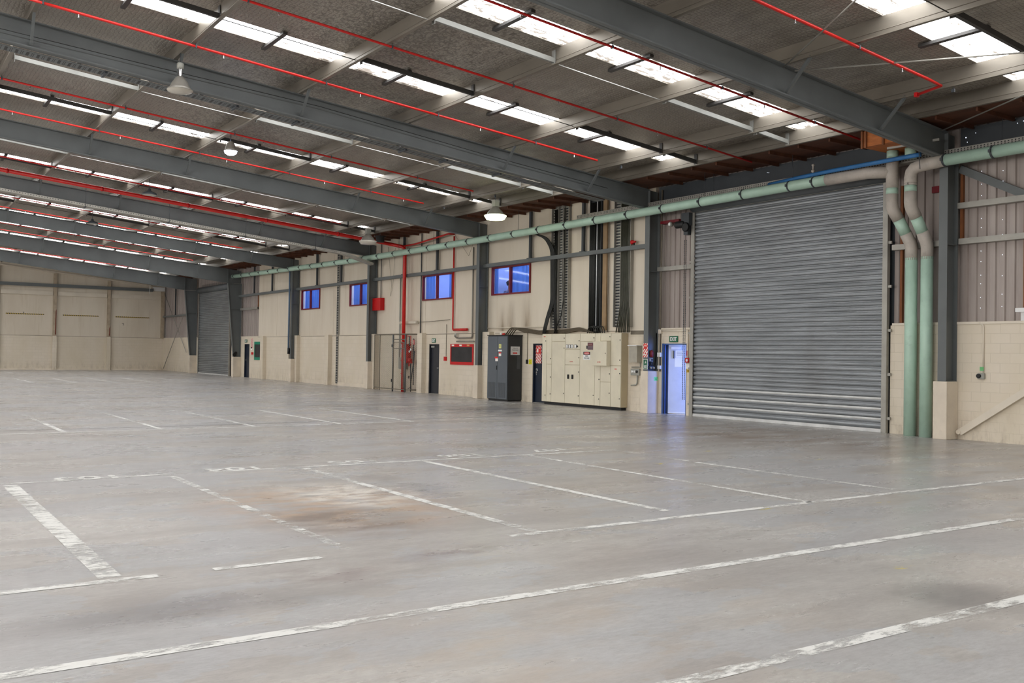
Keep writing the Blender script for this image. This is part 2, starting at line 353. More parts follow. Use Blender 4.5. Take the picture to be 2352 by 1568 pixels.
# ------------------------------------------------------------------ mesh helpers
WLOC = {}
class MB:
    def __init__(s): s.v = []; s.f = []; s.sm = []
    def add(s, vs, fs, smooth=False):
        o = len(s.v); s.v += [tuple(x) for x in vs]
        for f in fs: s.f.append([i+o for i in f]); s.sm.append(smooth)
        return s
    def box(s, x0, x1, y0, y1, z0, z1):
        x0, x1 = sorted((x0, x1)); y0, y1 = sorted((y0, y1)); z0, z1 = sorted((z0, z1))
        return s.add([(x0, y0, z0), (x1, y0, z0), (x1, y1, z0), (x0, y1, z0), (x0, y0, z1), (x1, y0, z1), (x1, y1, z1), (x0, y1, z1)],
              [(0, 3, 2, 1), (4, 5, 6, 7), (0, 1, 5, 4), (1, 2, 6, 5), (2, 3, 7, 6), (3, 0, 4, 7)])
    def loft(s, secs, cap=True, smooth=False, closed=True):
        n = len(secs[0]); vs = [p for q in secs for p in q]; fs = []
        for a in range(len(secs)-1):
            for i in range(n if closed else n-1):
                j = (i+1) % n; fs.append((a*n+i, a*n+j, (a+1)*n+j, (a+1)*n+i))
        s.add(vs, fs, smooth)
        if cap:
            o = len(s.v)-len(vs)
            s.f.append([o+i for i in reversed(range(n))]); s.sm.append(False)
            s.f.append([o+(len(secs)-1)*n+i for i in range(n)]); s.sm.append(False)
        return s
    def prism(s, poly, axis, a, b):
        """poly of 2D points; axis 'x': (y,z), 'y': (x,z), 'z': (x,y)"""
        def P(u, t):
            return (t, u[0], u[1]) if axis == 'x' else ((u[0], t, u[1]) if axis == 'y' else (u[0], u[1], t))
        return s.loft([[P(u, a) for u in poly], [P(u, b) for u in poly]])
    def bar(s, p, q, wd, ht, up=(0, 0, 1)):
        p, q = Vector(p), Vector(q); d = (q-p).normalized(); up = Vector(up)
        if abs(d.dot(up)) > .97: up = Vector((1, 0, 0))
        a = d.cross(up).normalized(); b = a.cross(d)
        sec = lambda c: [c-a*wd/2-b*ht/2, c+a*wd/2-b*ht/2, c+a*wd/2+b*ht/2, c-a*wd/2+b*ht/2]
        return s.loft([sec(p), sec(q)])
    def tube(s, pts, r, n=10, cap=True):
        pts = [Vector(p) for p in pts]; secs = []; ref = None
        for i, p in enumerate(pts):
            d = (pts[min(i+1, len(pts)-1)]-pts[max(i-1, 0)]).normalized()
            if ref is None:
                ref = Vector((0, 0, 1)) if abs(d.z) < .9 else Vector((1, 0, 0))
            a = d.cross(ref)
            if a.length < 1e-4: a = d.cross(Vector((0, 1, 0)))
            a.normalize(); b = d.cross(a).normalized(); ref = -b if b.dot(ref) < 0 else b
            a = d.cross(ref).normalized(); b = a.cross(d)
            sc = 1.0
            if 0 < i < len(pts)-1:
                c = (pts[i]-pts[i-1]).normalized().dot((pts[i+1]-pts[i]).normalized()); sc = 1/max(.5, math.sqrt((1+c)/2))
            rr = r[i] if isinstance(r, (list, tuple)) else r
            secs.append([p+(a*math.cos(t)+b*math.sin(t))*rr for t in [2*PI*k/n for k in range(n)]])
        return s.loft(secs, cap, True)
    def lathe(s, prof, c, n=24, axis='z', cap=False):
        secs = []
        for r, h in prof:
            q = []
            for k in range(n):
                a = 2*PI*k/n; x, y = r*math.cos(a), r*math.sin(a)
                q.append((c[0]+x, c[1]+y, c[2]+h) if axis == 'z' else ((c[0]+x, c[1]+h, c[2]+y) if axis == 'y' else (c[0]+h, c[1]+x, c[2]+y)))
            secs.append(q)
        return s.loft(secs, cap, True)
    def disc(s, c, r, t, axis='y', n=16):
        return s.lathe([(r, -t/2), (r, t/2)], c, n, axis, True)
    def build(s, name, mat, parent=None, bevel=0, two=None):
        me = bpy.data.meshes.new(name)
        if parent is not None: org = Vector(WLOC[parent.name])
        else:
            xs = [v[0] for v in s.v]; ys = [v[1] for v in s.v]; zs = [v[2] for v in s.v]
            org = Vector(((min(xs)+max(xs))/2, (min(ys)+max(ys))/2, min(zs)))
        me.from_pydata([tuple(Vector(v)-org) for v in s.v], [], s.f)
        bm = bmesh.new(); bm.from_mesh(me); bmesh.ops.recalc_face_normals(bm, faces=bm.faces); bm.to_mesh(me); bm.free()
        for p, sm in zip(me.polygons, s.sm): p.use_smooth = sm
        me.materials.append(mat); me.update()
        o = bpy.data.objects.new(name, me); C.objects.link(o)
        if parent is not None: o.parent = parent; WLOC[o.name] = tuple(org)
        else: o.location = org; WLOC[o.name] = tuple(org)
        if bevel:
            bv = o.modifiers.new('b', 'BEVEL'); bv.width = bevel; bv.segments = 2; bv.limit_method = 'ANGLE'
        return o
def tag(o, label=None, cat=None, group=None, kind=None):
    if label: o['label'] = label
    if cat: o['category'] = cat
    if group: o['group'] = group
    if kind: o['kind'] = kind
    return o
def thing(name, loc, label, cat, group=None):
    o = bpy.data.objects.new(name, None); C.objects.link(o); o.location = loc; o.empty_display_size = .1
    WLOC[o.name] = tuple(loc)
    return tag(o, label, cat, group)
def B(name, mat, parent, *boxes, bevel=0):
    m = MB()
    for b in boxes: m.box(*b)
    return m.build(name, mat, parent, bevel)
def T(name, mat, parent, pts, r, n=10): return MB().tube(pts, r, n).build(name, mat, parent)
def fillet(pts, rad, n=5):
    """round the corners of a polyline"""
    pts = [Vector(p) for p in pts]; out = [pts[0]]
    for i in range(1, len(pts)-1):
        a, b, c = pts[i-1], pts[i], pts[i+1]; u = (a-b).normalized(); v = (c-b).normalized()
        p0, p1 = b+u*rad, b+v*rad
        for k in range(n+1):
            t = k/n; out.append(p0*(1-t)**2+b*2*t*(1-t)+p1*t*t)
    return out+[pts[-1]]
def text(name, body, mat, parent, origin, xdir, updir, height, width=None, thick=.002, bold=0):
    """flat lettering as a thin mesh: centred on origin"""
    cu = bpy.data.curves.new('t', 'FONT'); cu.body = body; cu.size = 1; cu.align_x = 'CENTER'; cu.align_y = 'CENTER'; cu.extrude = .01; cu.offset = bold; cu.resolution_u = 3
    cu.space_line = .95
    ob = bpy.data.objects.new('t', cu); C.objects.link(ob)
    dg = bpy.context.evaluated_depsgraph_get(); me = bpy.data.meshes.new_from_object(ob.evaluated_get(dg))
    vs = [v.co.copy() for v in me.vertices]; fs = [list(p.vertices) for p in me.polygons]
    bpy.data.objects.remove(ob); bpy.data.curves.remove(cu); bpy.data.meshes.remove(me)
    x0, x1 = min(v.x for v in vs), max(v.x for v in vs); y0, y1 = min(v.y for v in vs), max(v.y for v in vs)
    sy = height/(y1-y0); sx = sy if width is None else width/(x1-x0)
    X, U = Vector(xdir).normalized(), Vector(updir).normalized(); Nn = X.cross(U)
    O = Vector(origin)
    m = MB(); m.add([O+X*((v.x-(x0+x1)/2)*sx)+U*((v.y-(y0+y1)/2)*sy)+Nn*(v.z/.01*thick) for v in vs], fs)
    return m.build(name, mat, parent)
XW, ZW = (1, 0, 0), (0, 0, 1)

# ------------------------------------------------------------------ the hall
S = 9.105; NF = 7; EX = -62.9; BX = 27.3; LY = -41.0; RY = -20.5
def frx(i): return -S*i+.185
SL = .095
def zp(y): return 6.36+SL*(-y)      # purlin seat
def zr(y): return 6.70+SL*(-y)      # underside of roof sheeting
# floor
fl = tag(MB().add([(EX-1, LY-1, 0), (BX+1, LY-1, 0), (BX+1, 2.0, 0), (EX-1, 2.0, 0)], [(0, 1, 2, 3)]).build('floor', FLOOR), 'worn grey concrete floor with faded white bay lines', None, None, 'structure')
def pline(x0, y0, x1, y1, wd, mat=LINE, name='painted_line'):
    d = Vector((x1-x0, y1-y0)).normalized(); n = Vector((-d.y, d.x))*wd/2; z = .0025
    return MB().add([(x0-n.x, y0-n.y, z), (x1-n.x, y1-n.y, z), (x1+n.x, y1+n.y, z), (x0+n.x, y0+n.y, z)], [(0, 1, 2, 3)]).build(name, mat, fl)
pline(8.24, -22, 8.24, 1.0-1.4, .12, LINE3)
pline(6.41, -20, 6.41, -1, .11)
pline(4.60, -20, 4.60, -17.25, .10); pline(4.60, -16.85, 4.60, -16.0, .09); pline(4.60, -14.2, 4.60, -1.0, .10)
pline(-.9, -17.55, 4.5, -17.55, .16)
pline(-.9, -15.70, 4.4, -15.70, .10, LINE2)
pline(-.95, -13.88, 4.55, -13.87, .11, LINE3)
pline(-.95, -11.98, 4.25, -11.96, .11)
pline(-.98, -10.07, 4.6, -10.07, .10, LINE3)
pline(-.98, -8.19, .9, -8.27, .09, LINE2); pline(1.0, -8.28, 4.4, -8.22, .10)
pline(-1.05, -20, -1.05, -16.9, .09, LINE3); pline(-1.1, -15.1, -1.05, -8.15, .09); pline(-1.1, -17.1, -1.1, -15.2, .08, LINE2)
pline(-8.2, -20, -8.38, -8.16, .09, LINE4)
for y, x0 in ((-15.74, -10.6), (-13.93, -10.0), (-12.0, -10.2), (-10.02, -13.7), (-8.16, -14.0)):
    pline(x0, y, -8.4, y, .10, LINE4)
    pline(-14, y, x0, y, .10, LINE2)
for k in range(6):
    x = -14.14-1.9*k; pline(x, -8.1, x, -1.3-.02*k, .10, LINE4)
pline(-34.4, -2.35, -14.14, -1.12, .10, LINE4)
for k in range(9):
    pline(-43.5+.4*(k % 3), -14.2+1.85*k*.95, -36, -14.2+1.85*k*.95, .10, LINE4)
for k in range(6): pline(-59, -16.0+2.4*k, -53.5, -16.0+2.4*k, .12, LINE4)
pline(-36, -15, -36, -3, .09, LINE2)
for nm, y, x in (('103', -16.67, -1.08), ('104', -14.8, -1.2), ('105', -12.97, -1.28), ('106', -11.1, -1.33), ('107', -9.3, -1.38)):
    text('painted_number', nm, LINE, fl, (x-.1, y, .003), (0, -1, 0), (1, 0, 0), .34, .72, .0004, .02)
MB().add([(-8.95-.02, -20, .001), (-8.95+.02, -20, .001), (-9.3+.02, -1, .001), (-9.3-.02, -1, .001)], [(0, 1, 2, 3)]).build('expansion_joint', BLACK, fl)

# right wall -----------------------------------------------------------------
wr = MB()
def wseg(a, b, z0=0, z1=2.4): wr.box(a, b, 0, .2, z0, z1)
wseg(-1.30, BX); wseg(-7.69, -7.50); wseg(-14.3, -8.62); wseg(-21.43, -15.05); wseg(-43.7, -22.26); wseg(-47.0, -44.6); wseg(EX, -53.85)
wseg(-8.62, -7.69, 2.0); wseg(-15.05, -14.3, 2.0); wseg(-22.26, -21.43, 1.98); wseg(-44.6, -43.7, 1.98)
WR = tag(wr.build('wall_right', BLOCK), 'long cream wall of painted blockwork with tall panels and metal cladding above', None, None, 'structure')
def wpart(name, mat, *bx, bevel=0): return B(name, mat, WR, *bx, bevel=bevel)
# tall precast panels above the blocks, window openings left free
wins = [(-35.83, -33.44), (-29.92, -27.5), (-22.88, -20.48), (-17.69, -15.26)]
pan = MB(); xs = -42.3
ZW0, ZW1 = 3.74, 4.76
pan.box(-42.3, -9.05, .03, .2, 2.4, ZW0); pan.box(-42.3, -9.05, .03, .2, ZW1, 6.62)
for a, b in wins: pan.box(xs, a, .03, .2, ZW0, ZW1); xs = b
pan.box(xs, -9.05, .03, .2, ZW0, ZW1)
pan.build('precast_panel', PANEL, WR)
wpart('ledge_capping', CREAM, (-42.3, -9.1, -.012, .03, 2.385, 2.41), (-46.3, -42.3, -.015, .2, 2.4, 2.43), (-8.75, -7.5, -.02, .2, 2.4, 2.44), (-1.25, 12, -.02, .2, 2.40, 2.45), (EX, -54.2, -.015, .2, 2.4, 2.43))
for a, b in ((-17.95, -17.5), (-27.2, -26.78), (-36.35, -35.9), (-32.3, -31.85), (-41.35, -40.9), (-22.9, -22.5), (-9.25, -8.9)):
    if a != -9.25: wpart('pier', BLOCK, (a, b, -.2, .0, 0, 2.42))
for a, b, h in ((-35.3, -32.6, .2), (-31, -27.6, .16)): wpart('base_ledge', PLINTH, (a, b, -.05, 0, 0, h))
for a, b in ((-42.3, -36.5), (-36.0, -27.6), (-26.8, -18.5), (-17.9, -9.3)):
    for x in [a+(b-a)*t for t in ((.5,) if b-a < 9 else (.33, .66))]: wpart('panel_joint', PLINTH, (x-.012, x+.012, .022, .031, 2.43, 6.6))
for x0, x1, z0, z1 in ((-16.75, -16.1, 2.45, 3.72), (-15.85, -15.1, 2.45, 3.72), (-17.3, -16.6, 2.45, 3.4), (-9.75, -9.3, 1.95, 2.39)):
    y = .028 if z0 > 2.4 else -.003
    MB().add([(x0, y, z0), (x1, y, z0), (x1, y, z1), (x0, y, z1), (x0, y+.0008, z0), (x1, y+.0008, z0), (x1, y+.0008, z1), (x0, y+.0008, z1)], [(0, 1, 2, 3)]).build('damp_stain', STAIN, WR)
def cladding(name, a, b, z0, z1, y=.13, per=.20):
    m = MB(); pts = []; x = a
    prof = ((0, 0), (.105, 0), (.125, .034), (.175, .034), (.195, 0))
    while x < b:
        for dx, dy in prof:
            if x+dx <= b: pts.append((x+dx, y+dy))
        x += per
    pts.append((b, y))
    m.loft([[(p[0], p[1], z0) for p in pts], [(p[0], p[1], z1) for p in pts]], False, False, False)
    return m.build(name, CLAD, WR)
cladding('metal_cladding', -9.05, -7.5, 2.42, 6.62); cladding('metal_cladding', -7.5, -1.3, 5.6, 6.62, .08); cladding('metal_cladding', -1.3, 16, 2.42, 6.62)
cladding('metal_cladding', -47.2, -42.3, 2.42, 6.62); cladding('metal_cladding', -54, -47.2, 5.4, 6.62); cladding('metal_cladding', EX, -54, 2.42, 6.62)
wpart('outer_lining', STEELD, (EX, BX, .19, .21, 6.5, 6.74), (EX, -42.3, .19, .21, 2.42, 6.5), (-9.05, BX, .19, .21, 5.6, 6.5), (-1.3, BX, .19, .21, 2.42, 5.6), (-9.05, -7.5, .19, .21, 2.42, 5.6), (-54, -47, .19, .2, 5.4, 6.6), (16, BX, .13, .19, 2.42, 6.62))
wpart('eave_beam', STEELD, (-8.9, -.1, .02, .10, 6.12, 6.5), (.3, 9, .02, .10, 6.12, 6.5))
for x in (1.62, 3.6): wpart('timber_stud', TIMB, (x, x+.09, .06, .125, 2.46, 6.1))
wpart('timber_stud', TIMB, (.28, .34, .06, .125, 4.15, 5.7)); wpart('timber_stud', TIMB, (-1.12, -1.06, .06, .125, 2.46, 5.5))
wpart('maroon_rail', MAROON, (-.36, .0, .04, .10, 5.24, 5.38))
wpart('timber_stud', TIMB, (-42.6, -42.5, .06, .125, 4.1, 4.9))
for i in range(13):
    MB().disc((.72, .10, 2.75+.235*i+random.uniform(-.05, .05)), .007, .004, 'y', 8).build('nail_hole', HOLE, WR)
for i in range(9):
    MB().disc((1.17, .10, 2.7+.36*i+random.uniform(-.08, .08)), .007, .004, 'y', 8).build('nail_hole', HOLE, WR)
for i in range(6):
    MB().disc((-.08, .10, 2.6+.5*i+random.uniform(-.08, .08)), .006, .004, 'y', 8).build('nail_hole', HOLE, WR)
for x, z in ((.42, 6.3), (.63, 6.36), (1.5, 6.4), (1.62, 6.42), (.45, 6.2), (-4.9, 6.35), (-4.85, 6.34)):
    MB().disc((x, .015, z), .011 if x == .42 else .007, .004, 'y', 8).build('nail_hole', HOLE, WR)

# end wall -------------------------------------------------------------------
we = MB(); we.box(EX-.2, EX, LY, .2, 0, 2.4)
WE = tag(we.build('wall_end', BLOCK), 'far cream end wall of blockwork with tall precast panels above', None, None, 'structure')
m = MB()
m.prism([(LY, 2.4), (.2, 2.4), (.2, zr(.2)), (RY, zr(RY)), (LY, zr(.2))], 'x', EX-.2, EX-.04); m.build('precast_panel', PANEL, WE)
POST = M('stained_post', (176, 160, 138), .65, 0, .12, 3, .35); RUST = M('rust_streak', (112, 58, 44), .8, 0, .2, 4)
for y0, y1 in ((-7.64, -7.36), (-4.04, -3.77), (-11.25, -10.97), (-14.9, -14.6)):
    B('pier', BLOCK, WE, (EX-.05, EX+.20, y0, y1, 0, 2.4)); B('wall_post', POST, WE, (EX-.05, EX+.16, y0+.02, y1-.05, 2.4, zr(y0)-.62))
    z1 = 4.3 if y0 < -6 else 3.2
    MB().add([(EX+.162, y1-.13, 2.5), (EX+.162, y1-.055, 2.5), (EX+.162, y1-.055, z1), (EX+.162, y1-.11, z1-.15), (EX+.164, y1-.13, 2.5), (EX+.164, y1-.055, 2.5), (EX+.164, y1-.055, z1), (EX+.164, y1-.11, z1-.15)], [(0, 1, 2, 3), (7, 6, 5, 4), (0, 4, 5, 1), (1, 5, 6, 2), (2, 6, 7, 3), (3, 7, 4, 0)]).build('rust_streak', RUST, WE)
JOINT = M('joint_shadow_gap', (120, 108, 92), .8)
B('panel_joint', JOINT, WE, (EX-.02, EX+.003, -20, -.02, 2.39, 2.412))
for x0, x1 in ((-42.3, -36.5), (-35.8, -27.4), (-26.7, -18.6), (-17.4, -9.4)): wpart('panel_joint', JOINT, (x0, x1, -.008, .01, 2.365, 2.384))
B('wall_post', POST, WE, (EX-.05, EX+.14, -.24, -.001, 2.4, 5.88))
for a, b in ((-10.95, -7.66), (-7.34, -4.06), (-3.76, -.26), (-14.6, -11.3)):
    B('panel_band', CREAM, WE, (EX-.045, EX+.07, a, b, 5.26, 5.54))
B('steel_rail', STEEL, WE, (EX+.12, EX+.30, -20, -.9, 5.84, 6.06))
MB().prism([(-20, 8.03), (-20, 8.13), (-.9, 6.33), (-.9, 6.23)], 'x', EX-.03, EX+.06).build('rake_trim', PLINTH, WE)
B('corner_head', WHITE, WE, (EX+.0, EX+.2, -.85, -.02, 5.9, 6.2))
B('kerb', PLINTH, WE, (EX, EX+.12, LY, -.3, 0, .10))
for a, b in ((-10.59, -8.18), (-6.98, -4.58), (-3.44, -1.05)):
    B('hazard_tape', HAZ, WE, (EX-.038, EX-.03, a, b, 3.86, 3.93))
B('scuff', INK, WE, (EX-.04, EX-.03, -2.98, -2.86, 3.42, 3.45), (EX-.04, EX-.03, -2.89, -2.86, 3.28, 3.45)); B('scuff', INK, WE, (EX-.04, EX-.03, -9.5, -9.45, 3.95, 4.04))
# unseen sides of the hall (left and behind the camera) close the room
tag(B('wall_left', BLOCK, None, (EX, -45, LY-.2, LY, 0, 6.72), (-31, -11, LY-.2, LY, 0, 6.72), (15, BX, LY-.2, LY, 0, 6.72), (-45, -31, LY-.2, LY, 4.9, 6.72), (-11, 15, LY-.2, LY, 4.9, 6.72)), 'long left wall of the hall with wide open loading doors', None, None, 'structure')  # openings are made up so the added fill lights shine in
m = MB(); m.prism([(LY, 0), (.2, 0), (.2, zr(.2)), (RY, zr(RY)), (LY, zr(.2))], 'x', BX, BX+.2)
tag(m.build('wall_back', BLOCK), 'gable wall behind the camera', None, None, 'structure')

# roof: foil lined sheeting with openings where translucent sheets are laid ---
SW = .77
sky_x = [2.58, 6.65, -2.42, -6.90, -11.55, -16.08, -20.65, -25.3, -29.75, -34.5, -38.85, -43.4, -48.0, -52.5, -57.2]
sky_x = sorted(sky_x+[11.2, 15.7, 20.3, 24.8])
rm = MB(); cur = EX-.2
def roofq(a, b):
    for y0, y1, A, Z in ((RY, .25, zr(RY), zr(.25)), (LY-.2, RY, zr(.2), zr(RY))):
        rm.add([(a, y0, A), (b, y0, A), (b, y1, Z), (a, y1, Z), (a, y0, A+.06), (b, y0, A+.06), (b, y1, Z+.06), (a, y1, Z+.06)],
               [(0, 3, 2, 1), (4, 5, 6, 7), (0, 1, 5, 4), (1, 2, 6, 5), (2, 3, 7, 6), (3, 0, 4, 7)])
for x in sky_x: roofq(cur, x-SW/2); cur = x+SW/2
roofq(cur, BX+.2)
RM = tag(rm.build('ceiling', FOIL), 'foil lined sloping roof underside behind wire netting', None, None, 'structure')
MB().add([(EX, .25, zr(.25)+.055), (BX, .25, zr(.25)+.055), (BX, -1.25, zr(-1.25)+.055), (EX, -1.25, zr(-1.25)+.055), (EX, .25, zr(.25)+.06), (BX, .25, zr(.25)+.06), (BX, -1.25, zr(-1.25)+.06), (EX, -1.25, zr(-1.25)+.06)], [(0, 1, 2, 3), (4, 5, 6, 7)]).build('eave_sheet', FOIL, RM)
PY = [-1.45, -2.65, -5.40, -8.15, -10.90, -13.65, -16.40, -19.15]
bayname = ['near roof bay', 'second roof bay', 'third roof bay', 'fourth roof bay', 'fifth roof bay', 'sixth roof bay', 'far end roof bay']
for x in sky_x:
    if x > 10: lab = 'glowing roof light strip behind the camera, %s' % ('nearest the second frame' if x < 12 else 'nearest the middle' if x < 17 else 'past the middle' if x < 22 else 'by the back wall')
    elif x > 0: lab = 'bright translucent roof light strip at the upper right corner' if x < 4 else 'bright translucent roof light strip beyond the upper right corner'
    else:
        i = min(6, int(-x//S)); lab = 'bright translucent roof light strip of the %s, %s' % (bayname[i], 'just behind its rafter' if (-x-S*i) < 4.3 else 'the farther one')
    t = thing('skylight', (x, -10, zr(-10)), lab, 'skylight') if x < 10 else RM
    mm = MB()
    for y0, y1, A, Bz in ((RY, -1.3, zr(RY), zr(-1.3)), (LY, RY, zr(.2), zr(RY))):
        mm.add([(x-SW/2-.02, y0, A+.03), (x+SW/2+.02, y0, A+.03), (x+SW/2+.02, y1, Bz+.03), (x-SW/2-.02, y1, Bz+.03)], [(0, 3, 2, 1)])
    mm.build('translucent_sheet', SKY, t)
    if x < 10:
        for a, b in zip(PY[1:-1], PY[2:]):
            y = (a+b)/2
            MB().bar((x-.62, y, zr(y)-.045), (x+.62, y, zr(y)-.045), .09, .055, (0, SL, 1)).build('support_bar', DARKB, t)

# steel frames ----------------------------------------------------------------
collab = ['grey steel column on concrete plinth right of the green downpipes', 'grey steel column left of the blue lit exit door', 'grey steel column right of the red framed blackboard',
          'grey steel column left of the red wall box', 'grey steel column with a thin pipe down its left edge', 'tapered grey steel column right of the far roller door', 'tapered grey steel column left of the far roller door']
raflab = ['nearest grey steel rafter, over the big roller door', 'second grey steel rafter, with perforated tray along its bottom', 'third grey steel rafter from the near end', 'fourth grey steel rafter, beside the thick red pipe',
          'fifth grey steel rafter from the near end', 'sixth grey steel rafter from the near end', 'farthest grey steel rafter, in front of the end wall']
for i in range(NF):
    x = frx(i); tap = i >= 5
    t = thing('steel_column', (x, -.2, 0), collab[i], 'column')
    yb, yt = (-.44, -.85) if tap else (-.40, -.40)
    zt = 5.58 if tap else 5.80
    fy = lambda z: yb+(yt-yb)*(z-1.2)/(zt-1.2)
    cw = .095
    m = MB()
    m.prism([(fy(1.2)+.02, 1.2), (-.02, 1.2), (-.02, zt), (fy(zt)+.02, zt)], 'x', x-.012, x+.012)
    m.build('column_web', STEEL, t)
    m = MB()
    m.prism([(fy(1.2), 1.2), (fy(1.2)+.024, 1.2), (fy(zt)+.024, zt), (fy(zt), zt)], 'x', x-cw, x+cw); m.build('front_flange', STEEL, t)
    B('back_flange', STEEL, t, (x-cw, x+cw, -.026, -.002, 1.2, zt))
    B('stiffener', STEEL, t, (x-cw+.005, x+cw-.005, fy(4.0)+.03, -.03, 4.05, 4.07), (x-cw+.005, x+cw-.005, fy(zt)+.03, -.03, zt-.02, zt+.0), (x-cw+.005, x+cw-.005, yb+.03, -.03, 1.2, 1.22))
    B('concrete_plinth', PLINTH, t, (x-.185, x+.125, yb-.02, -.001, 0, 1.205), bevel=.012)
    # rafter
    t = thing('steel_rafter', (x, -10, zp(-10)), raflab[i], 'rafter')
    if tap: b0, bs = 5.50, .11
    else: b0, bs = 5.80, .097
    ys = yt+.0; ye = RY
    top = lambda y: zp(y)-.005
    bot = lambda y: min(b0+bs*(-y), top(y)-.3)
    m = MB(); m.prism([(ys+.03, bot(ys+.03)), (ys+.03, top(ys+.03)), (ye, top(ye)), (ye, bot(ye))], 'x', x-.011, x+.011); m.build('rafter_web', STEEL, t)
    for nm, fz, th in (('top_flange', top, -.024), ('bottom_flange', bot, .024)):
        m = MB(); y0 = ys
        m.prism([(y0, fz(y0)), (ye, fz(ye)), (ye, fz(ye)+th), (y0, fz(y0)+th)], 'x', x-cw, x+cw); m.build(nm, STEEL, t)
    m = MB(); m.prism([(ys+.03, top(ys)), (-.03, top(0)), (-.03, bot(ys)+.005), (ys+.03, bot(ys)+.005)], 'x', x-.011, x+.011); m.build('knee_plate', STEEL, t)
    B('end_plate', STEEL, t, (x-cw, x+cw, ys-.001+.001, ys+.022, bot(ys)+.03, top(ys)-.03))
    for y in PY[1:]:
        if y < -17 or y == PY[3]: continue
        for sgn in ((1, -1) if i == 6 else (1,)):
            MB().bar((x+.06*sgn, y, bot(y)+.05), (x+.62*sgn, y-.03, zp(y)+.03), .05, .05, (0, 1, 0)).build('fly_brace', STEEL, t)
    for y in PY:
        B('purlin_cleat', STEELD, t, (x-.06, x+.06, y+.012, y+.024, zp(y)-.006, zp(y)+.22))

# purlins -----------------------------------------------------------------------
plab = ['galvanised eave purlin along the timber soffit, lowest of the roof purlins', 'second roof purlin up from the eave', 'third roof purlin up from the eave', 'fourth roof purlin up from the eave', 'fifth roof purlin up from the eave',
        'sixth roof purlin up from the eave', 'seventh roof purlin up from the eave', 'highest roof purlin, above the camera']
for y, lb in zip(PY, plab):
    z0 = zp(y); D = .335; pr = [(y-.085, z0), (y-.085, z0+.02), (y-.08, z0+.006), (y, z0+.006), (y, z0+D), (y+.08, z0+D-.002), (y+.08, z0+D-.02), (y+.088, z0+D-.02), (y+.088, z0+D+.004), (y-.006, z0+D+.006), (y-.006, z0+.12), (y-.014, z0+.112), (y-.006, z0+.104), (y-.006, z0)]
    m = MB(); m.prism(pr, 'x', EX+.02, BX-.02)
    tag(m.build('roof_purlin', PURLIN), lb, 'purlin')

# bridging between purlins: channel in one gap, thin rod in the next
def bridging(x, mat, lab, start, zoff=.05):
    t = thing('purlin_bridging', (x, -8, zp(-8)), lab, 'bridging')
    for j in range(len(PY)-2):
        ya, yb_ = PY[j], PY[j+1]
        if j >= 1 and (j+start) % 2 == 1:
            MB().tube([(x, ya-.02, zp(ya)+.06), (x, yb_+.02, zp(yb_)+.06)], .009, 6).build('tie_rod', WHITE if mat is BRIDGE else DARKB, t)
        else:
            MB().bar((x, ya-.03, zp(ya)+.11), (x, yb_+.09, zp(yb_)+.11), .06, .09, (0, SL, 1)).build('bridging_channel', mat, t)
            B('cleat', mat, t, (x-.05, x+.05, yb_+.088, yb_+.10, zp(yb_)+.0, zp(yb_)+.30)); B('cleat', mat, t, (x-.05, x+.05, ya-.03, ya-.018, zp(ya)+.0, zp(ya)+.30))
bridging(-3.02, BRIDGE, 'pale purlin bridging row between the first rafter and its roof light', 1)
bridging(-5.95, DARKB, 'dark purlin bridging row beside the second roof light of the near bay', 1)
bridging(-12.1, BRIDGE, 'pale purlin bridging row just behind the second rafter', 1)
bridging(-15.0, DARKB, 'dark purlin bridging row in the second bay beside its roof light', 1)
bridging(-21.35, BRIDGE, 'pale purlin bridging row just behind the third rafter', 1)
bridging(-24.4, DARKB, 'dark purlin bridging row in the third roof bay', 1)
bridging(-30.9, BRIDGE, 'pale purlin bridging row just behind the fourth rafter', 1)
bridging(-33.9, DARKB, 'dark purlin bridging row in the fourth roof bay', 1)
bridging(3.35, DARKB, 'dark purlin bridging row at the upper right corner of the roof', 1)

